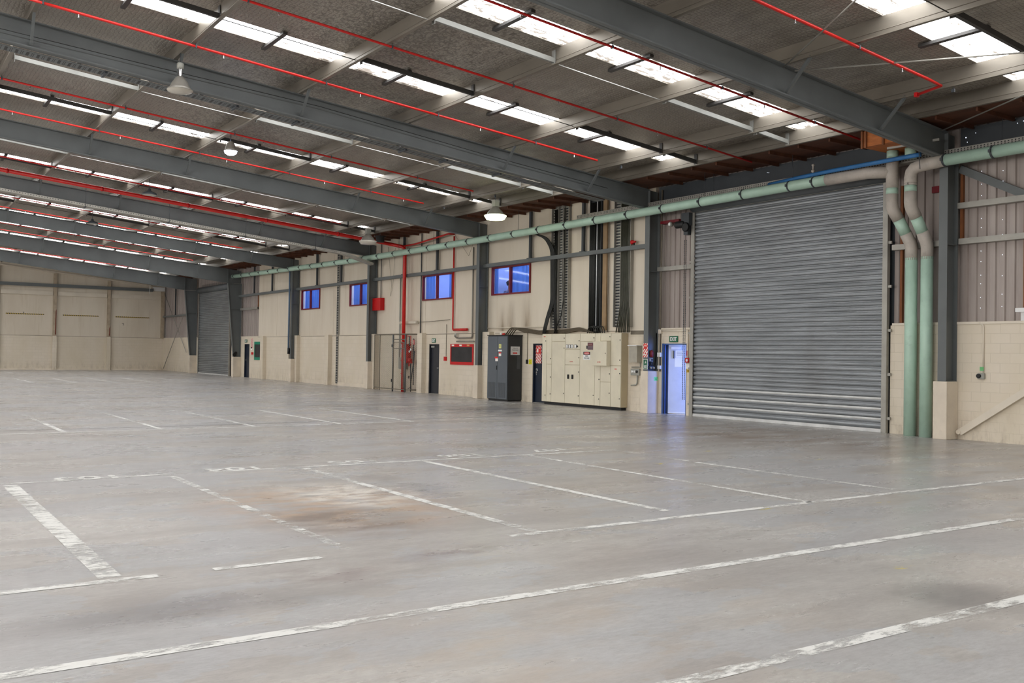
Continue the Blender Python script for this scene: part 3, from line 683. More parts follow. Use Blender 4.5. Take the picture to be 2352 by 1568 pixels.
# sprinkler pipes -----------------------------------------------------------------
sprx = [(1.75, 'bright red sprinkler pipe at the upper right, ending in a short branch'), (-1.32, 'red sprinkler pipe crossing the nearest roof lights'), (-4.42, 'red sprinkler pipe over the middle of the near bay'), (-7.48, 'bright red sprinkler pipe in front of the second rafter'),
        (-13.5, 'red sprinkler pipe above the second bay roof light'), (-16.65, 'red sprinkler pipe in front of the third rafter'), (-23.3, 'red sprinkler pipe left of the thick red main pipe'),
        (-35.0, 'red sprinkler pipe in front of the fifth rafter'), (-31.8, 'red sprinkler pipe in the fourth roof bay'), (-43.4, 'red sprinkler pipe in front of the sixth rafter'), (-40.6, 'red sprinkler pipe in the fifth roof bay'), (-52.5, 'red sprinkler pipe in front of the farthest rafter'), (-49.7, 'red sprinkler pipe in the sixth roof bay')]
for x, lb in sprx:
    t = thing('sprinkler_pipe', (x, -9, 6.3+SL*9), lb, 'pipe'); zz = lambda y: 6.30+SL*(-y)
    ye = -1.1 if x in (-4.42, -1.32) else -3.45
    r = .024 if x not in (1.75, -7.48) else .027
    if x < -30: r = .02
    pts = [(x, RY, zz(RY)), (x, -11, zz(-11)), (x, ye, zz(ye))]
    if x == 1.75: pts += [(x-.02, -3.0, zz(-3.0)), (x-.55, -2.9, zz(-2.9)-.02)]
    T('pipe_run', RED, t, pts, r, 8)
    for y in (-4.2, -7.0, -10.1, -13.1, -15.8):
        m = MB(); z = zz(y)-r
        m.lathe([(.010, .005), (.010, -.03), (.016, -.035), (.006, -.05), (.022, -.056), (.022, -.06), (0.001, -.06)], (x, y, z), 8); m.build('sprinkler_head', CHROME, t)
    for y in PY[1:7]:
        MB().tube([(x, y, zz(y)), (x, y, zp(y)+.02)], .008, 6).bar((x-.03, y, zz(y)+.0), (x+.03, y, zz(y)), .03, r*2.3).build('pipe_hanger', STEELD, t)
    if x == 1.75: B('branch_end_cap', REDD, t, (x-.60, x-.54, -2.94, -2.86, zz(-2.9)-.06, zz(-2.9)+.02))
# thick main with riser to the valve set
mx = -24.6; zm = lambda y: 6.10+SL*(-y)
t = thing('fire_main_pipe', (mx, -.3, 0), 'thick red fire main running under the roof and down the wall into the mesh cage', 'pipe')
T('main_run', RED, t, fillet([(mx, RY, zm(RY)), (mx, -.55, zm(-.55)), (-23.95, -.27, 6.0), (-23.95, -.27, 0)], .18), .075, 12)
for y in (-3, -6, -9, -12, -15): MB().lathe([(.09, -.03), (.09, .03)], (mx, y, zm(y)), 12, 'y', True).build('pipe_coupling', REDD, t)
for z in (1.3, 2.0, .75): MB().lathe([(.10, -.02), (.10, .02)], (-23.95, -.27, z), 14, 'z', True).build('pipe_flange', REDD, t)
T('branch_run', RED, t, [(-23.95, -.3, 6.05), (-23.0, -.3, 6.05), (-20.33, -.3, 6.22), (-20.33, -.05, 6.22)], .035, 8)

# bright red conduit down the wall with a horizontal tail
t = thing('red_conduit', (-20.33, -.05, 2.5), 'thin red pipe down the wall bending right above the blackboard', 'pipe')
T('pipe_run', RED, t, fillet([(-20.33, -.05, 6.15), (-20.33, -.05, 2.53), (-19.95, -.05, 2.53)], .06), .032, 8)
T('end_sleeve', RED, t, [(-20.25, -.06, 2.53), (-19.25, -.06, 2.53)], .05, 10)
# timber soffit between eave purlin and wall --------------------------------------
t = tag(B('trim_1', WOOD, None, (EX+.3, BX-.3, -1.38, -.001, 6.52, 6.54)), 'dark brown timber soffit along the eave', None, None, 'structure')
WLOC['trim_1'] = tuple(t.location)
jm = MB()
for k in range(100):
    x = EX+.6+.85*k
    if x < 12 and min(abs(x-frx(i)) for i in range(NF)) > .25: jm.box(x-.022, x+.022, -1.36, -.03, 6.44, 6.519)
jm.build('joist_lattice', WOOD, t)
t = thing('timber_gutter_box', (-.9, -.7, 6.3), 'orange plywood gutter box above the two green downpipes', 'box')
B('plywood_side', PLY, t, (-1.10, -.05, -1.36, -1.33, 6.16, 6.50), (-1.10, -1.07, -1.33, -.1, 6.16, 6.50), (-.08, -.05, -1.33, -.1, 6.16, 6.50))
B('plywood_bottom', PLY, t, (-1.07, -.08, -1.33, -.1, 6.16, 6.19))
for x in (-1.11, -1.02, -.60): B('batten', TIMB, t, (x, x+.045, -1.40, -1.361, 6.13, 6.50))
t = thing('pipe_support_arm', (-.3, -.8, 6.2), 'short galvanised bracket arm beside the downpipe tops', 'bracket')
MB().bar((-.75, -.98, 6.14), (.32, -.78, 6.17), .05, .05).build('arm', GALV, t)
MB().tube([(-.1, -.86, 6.15), (-.1, -.80, 5.62)], .008, 6).build('hanger_rod', STEELD, t)

# green drainage pipes ----------------------------------------------------------------
def gz(x):
    P = [(-46.7, 6.01), (-28.8, 5.745), (-17.7, 5.72), (-8.5, 5.735), (-3.85, 5.77), (3, 5.77), (30, 5.8)]
    for (a, za), (b, zb) in zip(P, P[1:]):
        if a <= x <= b: return za+(zb-za)*(x-a)/(b-a)
    return 5.77
GY = -.58; GR = .122
def clampring(name, x, t, y=GY, r=GR):
    m = MB(); m.lathe([(r+.001, -.022), (r+.009, -.02), (r+.009, .02), (r+.001, .022)], (x, y, gz(x)), 18, 'x'); m.box(x-.022, x+.022, y-r-.05, y-r-.004, gz(x)-.03, gz(x)+.03)
    return m.build(name, STEELD, t)
t = thing('drainage_pipe', (-.92, GY, 0), 'long pale green drainage pipe under the eave with the downpipe nearest the roller door', 'pipe')
X1 = -.90
xs = [-45.2, -40, -34, -28.8, -23, -17.7, -13, -8.5, -3.85, -2.55]
T('horizontal_run', GREENP, t, [(x, GY, gz(x)) for x in xs], GR, 18)
T('grey_tee_arm', GREYF, t, [(-2.6, GY, gz(-2.6)), (-1.5, GY, gz(-1.5)), (X1, GY, 5.70)], GR+.008, 18)
T('top_stub', GREENP, t, [(X1, GY, 5.98), (X1, GY, 6.158)], GR, 18)
def offset_stack(t, x, xl, zt):
    yl = -.17
    T('upper_fitting', GREYF, t, [(x, GY, zt), (x, GY, 5.35)], GR+.008, 18)
    T('collar_band', GREENP, t, [(x, GY, 5.35), (x, GY, 5.22)], GR+.004, 18)
    T('upper_bend', GREYF, t, fillet([(x, GY, 5.22), (x, GY, 4.92), (x+(xl-x)*.33, GY+(yl-GY)*.33, 4.68)], .09, 2), GR+.006, 18)
    T('offset_run', GREENP, t, [(x+(xl-x)*.33, GY+(yl-GY)*.33, 4.68), (x+(xl-x)*.72, GY+(yl-GY)*.72, 4.36)], GR, 18)
    T('lower_bend', GREYF, t, fillet([(x+(xl-x)*.70, GY+(yl-GY)*.70, 4.38), (xl, yl, 4.12), (xl, yl, 3.80)], .09, 2), GR+.006, 18)
    T('downpipe', GREENP, t, [(xl, yl, 3.85), (xl, yl, 0)], .128, 20)
offset_stack(t, X1, -.69, 6.0)
for k in range(31):
    x = -2.2-1.47*k if k else -2.95
    if x > -45: clampring('pipe_clamp', x, t)
for k in range(16):
    x = -3.6-2.9*k
    if min(abs(x-frx(i)) for i in range(NF)) > .3 and x > -45: MB().tube([(x, GY, gz(x)+GR+.0), (x, GY, 6.51)], .007, 6).build('hanger_rod', STEELD, t)
t = thing('drainage_pipe', (-.5, GY, 0), 'pale green drainage pipe entering from the right edge with the right downpipe', 'pipe')
X2 = -.46
T('horizontal_run', GREENP, t, [(.28, GY, 5.77), (14, GY, 5.80)], GR, 18)
T('grey_elbow', GREYF, t, fillet([(.30, GY, 5.77), (X2, GY, 5.72), (X2, GY, 5.35)], .2, 3), GR+.008, 18)
T('top_stub', GREENP, t, [(X2, GY, 5.93), (X2, GY, 6.158)], GR, 18)
offset_stack(t, X2, -.32, 5.40)
for x in (.33, 1.35, 2.8, 4.2): clampring('pipe_clamp', x, t)
# perforated tray along the pipe and blue pipe
def perf_tray(name, x0, x1, y, zf, lab, n=None):
    t = thing(name, ((x0+x1)/2, y, zf(x0)), lab, 'cable tray')
    m = MB(); m.bar((x0, y-.0, zf(x0)+.06), (x1, y, zf(x1)+.06), .008, .12); m.bar((x0, y+.14, zf(x0)), (x1, y+.14, zf(x1)), .28, .008); m.bar((x0, y+.28, zf(x0)+.06), (x1, y+.28, zf(x1)+.06), .008, .12)
    m.build('tray_body', GALV, t)
    h = MB()
    for dz in (.045, .085): h.bar((x0, y-.005, zf(x0)+dz), (x1, y-.005, zf(x1)+dz), .002, .022)
    h.build('punched_strip_pattern', PERFX, t)
    k = x0+.6
    while k < x1:
        MB().tube([(k, y+.05, zf(k)), (k, y+.05, 6.5)], .008, 6).build('hanger_rod', STEELD, t)
        MB().bar((k, y-.08, zf(k)-.03), (k, y+.32, zf(k)-.03), .04, .04).build('tray_arm', STEELD, t); k += 2.6
    return t
perf_tray('cable_tray', -12.2, 12, -.40, lambda x: 5.90+.006*(x+12)*0, 'galvanised perforated cable tray above the green pipe')
t = thing('blue_pipe', (-1, -.74, 5.85), 'blue pipe lying along the top of the green drainage pipe', 'pipe')
T('pipe_run', BLUEP, t, [(-4.4, GY+.09, gz(-4.4)+.10+.05), (-3.4, GY+.02, 5.945), (-2.4, GY-.08, 5.945), (-1.4, GY-.19, 5.925), (-.3, GY-.20, 5.93), (-.12, GY-.16, 5.94)], .048, 10)
t = thing('pipe_vent_fitting', (-3.0, GY, 5.9), 'small grey air valve standing on the green pipe above the roller door', 'valve')
MB().lathe([(.03, 0), (.03, .12), (.045, .13), (.045, .16), (.02, .17), (.02, .26), (.035, .27), (.035, .3), (.001, .31)], (-3.0, GY, gz(-3)+GR), 12).build('valve_body', GREYF, t)

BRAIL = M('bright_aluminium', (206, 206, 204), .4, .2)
# roller doors -------------------------------------------------------------------------
def roller_door(n, xa, xb, zt, lab, chain=False, yf=-.05):
    t = thing('door_%d' % n, ((xa+xb)/2, 0, 0), lab, 'roller door'); t['kind'] = 'structure'
    m = MB(); pts = []; z = .09; per = .115
    while z < zt:
        for dz, dy in ((0, .030), (.008, .030), (.013, .002), (.030, -.011), (.055, -.016), (.080, -.011), (.097, .002), (.103, .030)):
            if z+dz <= zt: pts.append((yf+dy, z+dz))
        z += per
    m.loft([[(xa+.06, p[0], p[1]) for p in pts], [(xb-.06, p[0], p[1]) for p in pts]], False, False, False); m.build('curtain', SHUT, t)
    B('bottom_rail', BRAIL, t, (xa+.05, xb-.05, yf-.025, yf+.02, .0, .085), (xa+.05, xb-.05, yf-.05, yf-.02, .012, .022))
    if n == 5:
        for z in (.30, .53, .76): MB().prism([(yf-.012, z-.028), (yf-.026, z-.01), (yf-.026, z+.012), (yf-.012, z+.03)], 'x', xa+.065, xb-.065).build('bright_slat', BRAIL, t)  # pale strips paint in the reflections on the lower slats
    for x, sg in ((xa, 1), (xb, -1)):
        B('guide', GALV, t, (x-.05*sg, x+.075*sg, -.10, -.08, 0, zt), (x-.05*sg, x-.038*sg, -.08, -.001, 0, zt), (x+.05*sg, x+.06*sg, yf+.03, -.005, 0, zt))
        for k in range(6): B('guide_bracket', GALV, t, (x-.13*sg, x-.045*sg, -.07, -.03, .3+k*.98, .36+k*.98)); 
    MB().lathe([(.20, -.02), (.20, xb-xa+.02)], (xa, -.02 if n == 5 else -.06, zt+.2), 20, 'x', True).build('drum', DRUM, t)
    if n == 5: B('head_flashing', GALV, t, (xa+.05, xb-.05, -.06, -.03, zt, zt+.03))
    B('door_back', STEELD, t, (xa-(.08 if n == 5 else .13), xb+(.08 if n == 5 else .2), .135, .188, 0, zt+.6))  # added unseen panel, stops daylight leaking round the curtain
    if chain:
        for x in (-7.56, -7.49):
            m = MB()
            for k in range(int((5.15-.75)/.05)): 
                z = .45+k*.05
                m.box(x-.006, x+.006, -.262-(.004 if k % 2 else 0), -.250, z, z+.042) if k % 2 else m.box(x-.010, x+.010, -.259, -.253, z, z+.042)
            m.build('hoist_chain', STEELD, t)
        MB().lathe([(.10, -.03), (.13, -.02), (.10, 0), (.13, .02), (.10, .03)], (-7.52, -.26, 5.2), 16, 'y', True).build('chain_wheel', BLACK, t)
        B('hoist_bracket', STEELD, t, (-7.72, -7.42, -.24, .0, 5.25, 5.6), (-7.66, -7.5, -.2, -.02, 5.0, 5.25))
        MB().lathe([(.09, 0), (.1, .02), (.1, .3), (.08, .34)], (-7.95, -.2, 5.3), 14, 'x', True).build('hoist_motor', BLACK, t)
    return t
roller_door(5, -7.42, -1.38, 5.60, 'big closed galvanised roller door beside the green downpipes', True)
roller_door(6, -53.72, -47.2, 5.35, 'far closed galvanised roller door between two tapered columns')

# hinged doors ---------------------------------------------------------------------------
def closed_door(n, xa, xb, h, mat, lab, handle='l', closer=True):
    t = thing('door_%d' % n, ((xa+xb)/2, 0, 0), lab, 'door'); t['kind'] = 'structure'
    B('door_leaf', mat, t, (xa+.045, xb-.045, .09, .13, .012, h-.04))
    B('door_frame', mat, t, (xa, xa+.04, .02, .19, 0, h), (xb-.04, xb, .02, .19, 0, h), (xa, xb, .02, .19, h-.035, h))
    B('threshold', GALV, t, (xa+.04, xb-.04, .02, .19, 0, .012)); B('back_stop', BLACK, t, (xa, xb, .18, .2, 0, h))
    hx = xa+.12 if handle == 'l' else xb-.12
    m = MB(); m.box(hx-.025, hx+.025, .083, .089, .93, 1.13); m.tube([(hx, .088, 1.03), (hx, .03, 1.03), (hx+.12 if handle == 'l' else hx-.12, .03, 1.03)], .011, 8); m.build('door_handle', CHROME, t)
    if closer: B('door_closer', GREYB, t, (xa+.1, xa+.34, .045, .089, h-.14, h-.07))
    return t
t = closed_door(2, -15.05, -14.3, 2.0, NAVY, 'dark navy door with a red fire sign left of the cream switchboard', 'l', False)
B('fire_sign', STRIPE, t, (-14.99, -14.66, .084, .0895, 1.33, 1.94)); B('fire_sign_header', SIGNR, t, (-14.95, -14.70, .080, .0838, 1.66, 1.90))
MB().lathe([(.035, 0), (.035, .10), (.015, .12), (.015, .14)], (-14.86, .079, 1.70), 10).build('extinguisher_symbol', PAPER, t)
text('fire_sign_text', 'FIRE', PAPER, t, (-14.79, .079, 1.85), XW, ZW, .05)
B('lock_plate', WHITE, t, (-14.96, -14.88, .083, .0895, 1.07, 1.15))
closed_door(3, -22.26, -21.43, 1.98, DOORD, 'charcoal door under an exit sign left of the red framed blackboard', 'r', True)
closed_door(4, -44.6, -43.7, 1.98, NAVY, 'dark door right of the far roller door', 'l', False)
# open exit door
t = thing('door_1', (-8.15, 0, 0), 'open exit door lit blue by daylight from outside', 'door'); t['kind'] = 'structure'
JB = M('blue_jamb', (70, 98, 150), .4)
B('door_frame', JB, t, (-8.66, -8.60, -.01, .2, 0, 2.0), (-7.71, -7.685, .0, .2, 0, 2.0), (-8.62, -7.69, .0, .2, 1.965, 2.0))
B('door_stop', BLACK, t, (-8.60, -8.575, .10, .13, 0, 1.96), (-8.60, -8.58, .0, .04, 0, 1.96))
def leaf_box(a, b, c, d, z0, z1, th, px=-8.55, py=.14):
    m = MB(); m.box(a, b, c, d, z0, z1); ca, sa = math.cos(th), math.sin(th)
    m.v = [(px+x*ca-y*sa, py+x*sa+y*ca, z) for x, y, z in m.v]; return m
TH = math.radians(40)
lf = leaf_box(0, .86, 0, .04, .02, 1.96, TH).build('door_leaf', DOORW, t)
leaf_box(.02, .84, -.008, -.001, .03, .30, TH).build('kick_plate', DOORW, t)
leaf_box(.0, .86, -.012, -.001, .02, .05, TH).build('weather_bar', WHITE, t)
leaf_box(.08, .36, -.06, -.001, 1.84, 1.91, TH).build('door_closer', WHITE, t)
leaf_box(.20, .41, -.004, -.001, 1.60, 1.81, TH).build('paper_notice', PAPER, t); leaf_box(.18, .39, -.004, -.001, 1.34, 1.595, TH).build('paper_notice', PAPER, t)
for k in range(4): leaf_box(.23, .38, -.006, -.0045, 1.76-.03*k, 1.772-.03*k, TH).build('notice_text', GREYB, t)
leaf_box(.14, .165, -.03, -.001, 1.58, 1.80, TH).build('hook_bar', NAVY, t)
leaf_box(.72, .82, -.02, -.001, 1.02, 1.24, TH).build('lock_plate', WHITE, t)
m = leaf_box(.66, .80, -.075, -.045, .98, 1.0, TH); m.build('door_handle', CHROME, t)
B('doorstep', PLINTH, t, (-9.2, -6, .2, 3, -.02, .012))

# windows to the lit office -----------------------------------------------------------------
for n, (a, b) in enumerate(wins, 1):
    lab = ['far left red framed office window with blue blinds', 'red framed office window partly behind a column', 'red framed office window above the charcoal door', 'red framed office window above the dark grey cabinet'][n-1]
    t = thing('window_%d' % n, ((a+b)/2, .05, ZW0), lab, 'window'); t['kind'] = 'structure'
    F = .055; mid = (a+b)/2-.03
    B('window_frame', MAROON, t, (a, b, -.02, .08, ZW0, ZW0+F), (a, b, -.02, .08, ZW1-F, ZW1), (a, a+F, -.02, .08, ZW0+F, ZW1-F), (b-F, b, -.02, .08, ZW0+F, ZW1-F))
    B('mullion', MAROON, t, (mid-.04, mid+.04, -.02, .08, ZW0+F, ZW1-F))
    B('pane', GLASS, t, (a+F, mid-.04, .03, .036, ZW0+F, ZW1-F), (mid+.04, b-F, .03, .036, ZW0+F, ZW1-F))
    B('office_shell', OFFICE, t, (a-.6, b+.6, 3.2, 3.25, 2.7, 5.4), (a-.6, b+.6, .22, 3.2, 2.65, 2.7), (a-.65, a-.6, .22, 3.2, 2.7, 5.4), (b+.6, b+.65, .22, 3.2, 2.7, 5.4), (a-.6, b+.6, .22, 3.2, 5.4, 5.45))
    bl = MB()
    def slats(x0, x1, tilt):
        x = x0
        while x < x1:
            t2 = tilt+(.35 if int(x*10) % 2 else -.1)+random.uniform(-.12, .12); bl.bar((x, .15, ZW0+.02), (x, .15, ZW1), .10, .004, (math.sin(t2), math.cos(t2), 0)); x += .115
    if n in (1, 2): slats(a+.28, b-.05, -.75)
    elif n == 3: slats(a+.12, a+.72, -.75); slats(b-.42, b-.06, -.75)
    else: slats(mid-.18, b-.05, -.75); slats(a-.1, a+.2, -.75)
    bl.build('vertical_blind', BLIND, t)
    B('office_tube_light', TUBE, t, (mid-1.2, mid+1.2, .6, .9, 5.3, 5.36), (mid-1.2, mid+1.2, 2.0, 2.3, 5.3, 5.36))
# person seen through the right-hand window
t = thing('person', (-17.95, .95, 2.93), 'person with dark tied-back hair seen through the office window above the grey cabinet', 'person')
def skin_figure():
    bm = bmesh.new(); L = bm.verts.layers.skin.verify()
    V = {}
    def v(k, x, y, z, r):
        V[k] = bm.verts.new((x, y, z)); V[k][L].radius = (r, r)
    v('pel', 0, 0, .50, .13); v('waist', 0, 0, .68, .125); v('chest', 0, 0, .88, .15); v('nb', 0, 0, 1.06, .075); v('neck', .01, 0, 1.14, .055); v('jaw', .035, 0, 1.22, .072); v('skull', .02, 0, 1.31, .098); v('crown', .01, 0, 1.37, .07)
    for s, k in ((1, 'l'), (-1, 'r')):
        v('sh'+k, 0, .17*s, 1.0, .06); v('el'+k, .10, .23*s, .74, .045); v('wr'+k, .34, .17*s, .70, .032); v('hd'+k, .44, .15*s, .70, .03)
        v('hip'+k, .02, .1*s, .47, .09); v('kn'+k, .45, .12*s, .48, .065); v('an'+k, .45, .12*s, .09, .042); v('ft'+k, .60, .12*s, .035, .035)
    E = ['pel waist', 'waist chest', 'chest nb', 'nb neck', 'neck jaw', 'jaw skull', 'skull crown']
    for k in 'lr': E += ['chest sh'+k, 'sh%s el%s' % (k, k), 'el%s wr%s' % (k, k), 'wr%s hd%s' % (k, k), 'pel hip'+k, 'hip%s kn%s' % (k, k), 'kn%s an%s' % (k, k), 'an%s ft%s' % (k, k)]
    for e in E: a, b = e.split(); bm.edges.new((V[a], V[b]))
    V['pel'][L].use_root = True
    me = bpy.data.meshes.new('body'); bm.to_mesh(me); bm.free()
    o = bpy.data.objects.new('b', me); C.objects.link(o)
    o.modifiers.new('skin', 'SKIN').use_smooth_shade = True; o.modifiers.new('sub', 'SUBSURF').levels = 2
    dg = bpy.context.evaluated_depsgraph_get(); me2 = bpy.data.meshes.new_from_object(o.evaluated_get(dg)); bpy.data.objects.remove(o)
    me2.name = 'body'; me2.materials.clear(); me2.materials.append(SKIN)
    o = bpy.data.objects.new('body', me2); C.objects.link(o); o.parent = t; return o
skin_figure()
PX, PYY, PZ = -17.95, .95, 2.93
m = MB(); m.lathe([(.001, .135), (.055, .125), (.095, .08), (.112, .02), (.105, -.04), (.07, -.075)], (PX-.0, PYY, PZ+1.31), 16); m.build('hair', HAIR, t)
m = MB(); m.lathe([(.001, -.05), (.035, -.035), (.05, 0), (.035, .035), (.001, .05)], (PX-.135, PYY, PZ+1.36), 12); m.build('hair_bun', HAIR, t)
m = MB(); m.lathe([(.125, .46), (.15, .62), (.155, .80), (.19, .93), (.17, 1.0), (.075, 1.07)], (PX, PYY, PZ), 18)
for s_ in (1, -1): m.tube([(PX, PYY+.16*s_, PZ+1.0), (PX+.05, PYY+.215*s_, PZ+.86), (PX+.10, PYY+.23*s_, PZ+.74)], [.075, .065, .06], 10)
m.build('shirt', SHIRT, t)
MB().lathe([(.012, -.02), (.018, 0), (.004, .02)], (PX+.115, PYY, PZ+1.26), 8).build('nose', SKIN, t)
t = thing('office_chair', (PX, PYY, 2.7), 'dark office chair under the seated person behind the window', 'chair')
B('seat', NAVY, t, (PX-.26, PX+.24, PYY-.25, PYY+.25, 3.25, 3.29)); B('backrest', NAVY, t, (PX-.32, PX-.27, PYY-.22, PYY+.22, 3.34, 3.85))
MB().tube([(PX, PYY, 2.78), (PX, PYY, 3.25)], .03).build('post', BLACK, t); MB().lathe([(.28, 0), (.28, .03), (.04, .08)], (PX, PYY, 2.701), 16, 'z', True).build('base', BLACK, t)

# horizontal wall rails with hanger posts ------------------------------------------------------
def rail(xa, xb, z, y, lab, posts=(), ht=.13, y2=None):
    t = thing('wall_rail', ((xa+xb)/2, y, z), lab, 'rail')
    MB().box(xa, xb, y-.05, y+.09, z-ht/2, z+ht/2).build('rail_beam', STEEL, t, .006)
    for p in posts:
        B('hanger_post', STEELD, t, (p-.05, p+.05, y+.0, y+.08, z+ht/2, 6.5), (p-.13, p+.13, y-.03, y+.09, z+ht/2, z+ht/2+.025))
RZ = 4.83
def rx(i, s): return frx(i)+s
rail(rx(2, .012), rx(1, -.096), RZ, -.13, 'steel wall rail across the cable ladders between the second and third columns', (-15.15, -12.25))
rail(rx(3, .012), rx(2, -.096), RZ, -.13, 'steel wall rail above the mesh cage and charcoal door', (-24.35, -21.55))
rail(rx(4, .012), rx(3, -.096), RZ, -.13, 'steel wall rail above the two left office windows', (-33.6, -30.7))
rail(rx(5, .012), rx(4, -.096), RZ, -.13, 'steel wall rail right of the far roller door', (-42.8, -39.9))
rail(EX+.2, rx(6, -.1), 4.0, -.08, 'steel wall rail in the far corner behind the crossed braces', (-59.6,), .12)
def girt(xa, xb, z, lab): 
    t = thing('wall_girt', ((xa+xb)/2, .06, z), lab, 'rail')
    m = MB(); m.prism([(-.06, z-.06), (-.06, z+.06), (.12, z+.06), (.12, z+.045), (-.045, z+.045), (-.045, z-.045), (.12, z-.045), (.12, z-.06)], 'x', xa, xb); m.build('girt_channel', GALV, t)
girt(.29, 9, 4.88, 'upper galvanised girt across the cladding at the right edge'); girt(.32, 9, 4.13, 'lower galvanised girt across the cladding at the right edge')
girt(-1.25, -.02, 4.13, 'short galvanised girt behind the green downpipes'); girt(-8.85, -7.5, 4.13, 'short galvanised girt above the open exit door'); girt(-47.0, -42.35, 4.05, 'galvanised girt above the far dark door')
t = thing('diagonal_brace', (1, .0, 5), 'steel diagonal brace high on the cladding at the right edge', 'brace'); MB().bar((.3, .02, 5.66), (3.3, .02, 4.0+.1), .06, .16, (0, 0, 1)).build('brace_bar', STEEL, t)
t = thing('timber_brace', (1.6, -.05, .1), 'cream painted timber brace leaning across the right-hand block wall', 'brace')
MB().bar((.40, -.05, .15), (5.4, -.05, 3.5), .09, .135).build('plank', CREAM, t); MB().tube([(.38, -.11, .16), (.38, -.001, .16)], .05, 10).build('end_bolt', PLINTH, t)
t = thing('wall_brace_rods', (-59.5, -.1, 0), 'crossed steel brace rods in the far corner of the hall', 'brace')
T('rod', GALV, t, [(-62.6, -.06, 5.75), (-56.4, -.12, 1.4)], .022, 8); T('rod', GALV, t, [(-62.4, -.12, .08), (-57.0, -.2, 3.95)], .024, 8)
t = thing('roof_brace_rod', (4, -7.5, 6.8), 'thin roof brace rod rising from the nearest rafter to the top edge', 'brace'); T('rod', GALV, t, [(.30, -5.55, 6.80), (5.6, -8.5, 7.1)], .014, 8)
t = thing('roof_brace_rod', (4, -3, 6.6), 'thin roof brace rod running right across the upper right roof light', 'brace'); T('rod', GALV, t, [(.30, -5.25, 6.79), (9.0, -.6, 6.38)], .014, 8)
t = thing('roof_brace_rod', (4, -2, 6.4), 'thin roof brace rod starting at the top of the nearest column', 'brace'); T('rod', GALV, t, [(.30, -.7, 6.36), (9, -4.6, 6.75)], .014, 8)
t = thing('perforated_tray', (frx(1), -10, 6.6), 'perforated grey tray fixed along the bottom of the second rafter', 'cable tray')
tb = lambda y: 5.80+.097*(-y)-.022
m = MB(); x = frx(1)-.285; m.bar((x, -1.9, tb(-1.9)), (x, RY, tb(RY)), .37, .008, (0, .097, 1)); m.bar((x-.18, -1.9, tb(-1.9)+.03), (x-.18, RY, tb(RY)+.03), .006, .06); m.build('tray_body', STEEL, t)
m = MB(); m.bar((x-.02, -2.0, tb(-2.0)-.0055), (x-.02, -20, tb(-20)-.0055), .25, .002, (0, .097, 1)); m.build('slot_pattern', PERFS, t)
for y in (-5.4, -7, -8.15, -10.9, -12.3, -15): MB().bar((x-.2, y, tb(y)-.03), (x+.2, y, tb(y)-.03), .05, .04).build('tray_bracket', STEELD, t)
t = thing('cable_tray', (frx(3)+.7, -10, 6.3), 'pale perforated cable tray hung along the fourth rafter beside the thick red pipe', 'cable tray')
x = frx(3)+.55; tz = lambda y: 5.60+.10*(-y) if y < -1.8 else 5.60+.18+(y+1.8)*-.28
m = MB()
for (a, b) in ((-1.9, RY), (-.5, -1.9)):
    for dx, dz, wd, ht in ((.0, 0, .34, .01), (.17, .045, .01, .09), (-.17, .045, .01, .09)): m.bar((x+dx, a, tz(a)+dz), (x+dx, b, tz(b)+dz), wd, ht)
m.build('tray_body', M('tray_cream', (158, 156, 147), .5, .1), t)
m = MB(); m.bar((x+.1765, -2.0, tz(-2.0)+.05), (x+.1765, -20, tz(-20)+.05), .002, .024); m.build('slot_pattern', PERFT, t)
for y in (-3.2, -6.2, -9.2, -12.2, -15.2): MB().bar((x-.2, y, tz(y)-.02), (x+.24, y, tz(y)-.02), .03, .05).tube([(x+.2, y, tz(y)), (x+.2, y, tz(y)+.7)], .008, 6).build('tray_hanger', STEELD, t)

# high bay lamps -----------------------------------------------------------------------------
def bell(loc, lab, style, dia):
    x, y, zb = loc; t = thing('high_bay_lamp', loc, lab, 'lamp'); R = dia/2
    if style == 'bell':
        MB().lathe([(R*.22, .62), (R*.27, .60), (R*.27, .50), (R*.15, .49)], (x, y, zb), 18, 'z', True).build('lamp_cap', GREYB, t)
        MB().lathe([(R*.17, .49), (R*.16, .36), (R*.2, .33)], (x, y, zb), 18).build('lamp_neck', CHROME, t)
        MB().lathe([(R*.2, .34), (R*.35, .31), (R*.6, .22), (R*.78, .12), (R*1.0, .06), (R*.98, .055), (R*.76, .11), (R*.58, .2), (R*.2, .3)], (x, y, zb), 28).build('reflector', ALU, t)
        MB().lathe([(R*.99, .06), (R*.9, .03), (R*.5, .005), (.001, 0)], (x, y, zb), 28).build('lens', LENS, t)
        T('suspension', STEELD, t, [(x, y, zb+.6), (x, y, zp(y)+.02)], .008, 6)
    else:
        MB().box(x-R*.26, x+R*.26, y-R*.26, y+R*.26, zb+R*1.2, zb+R*1.78).build('gear_box', GREYB, t, .01)
        MB().lathe([(R*.22, R*1.2), (R*.3, R*1.12), (R*.6, R*.8), (R*.82, R*.45), (R*.86, R*.42), (R*.8, R*.42), (R*.5, R*.8), (R*.2, R*1.1)], (x, y, zb), 28).build('reflector', ALU, t)
        MB().lathe([(R*.84, R*.46), (R*1.0, R*.40), (R*.98, R*.34), (R*.80, R*.06), (R*.5, .01), (.001, 0)], (x, y, zb), 28).build('lens', {'lit': LITGY, 'dull': LENS}[style], t)
        T('suspension', STEELD, t, [(x, y, zb+R*1.75), (x, y, max(zp(y)+.02, zb+R*1.8))], .012, 6)
    return t
bell((-8.32, -13.72, 6.84), 'unlit metal high bay lamp hanging in front of the second rafter', 'bell', .52)
bell((-13.45, -2.65, 5.80), 'glowing high bay lamp hanging above the green pipe', 'lit', .70)
bell((-22.53, -2.65, 5.80), 'unlit grey high bay lamp in front of the thick red pipe', 'dull', .70)
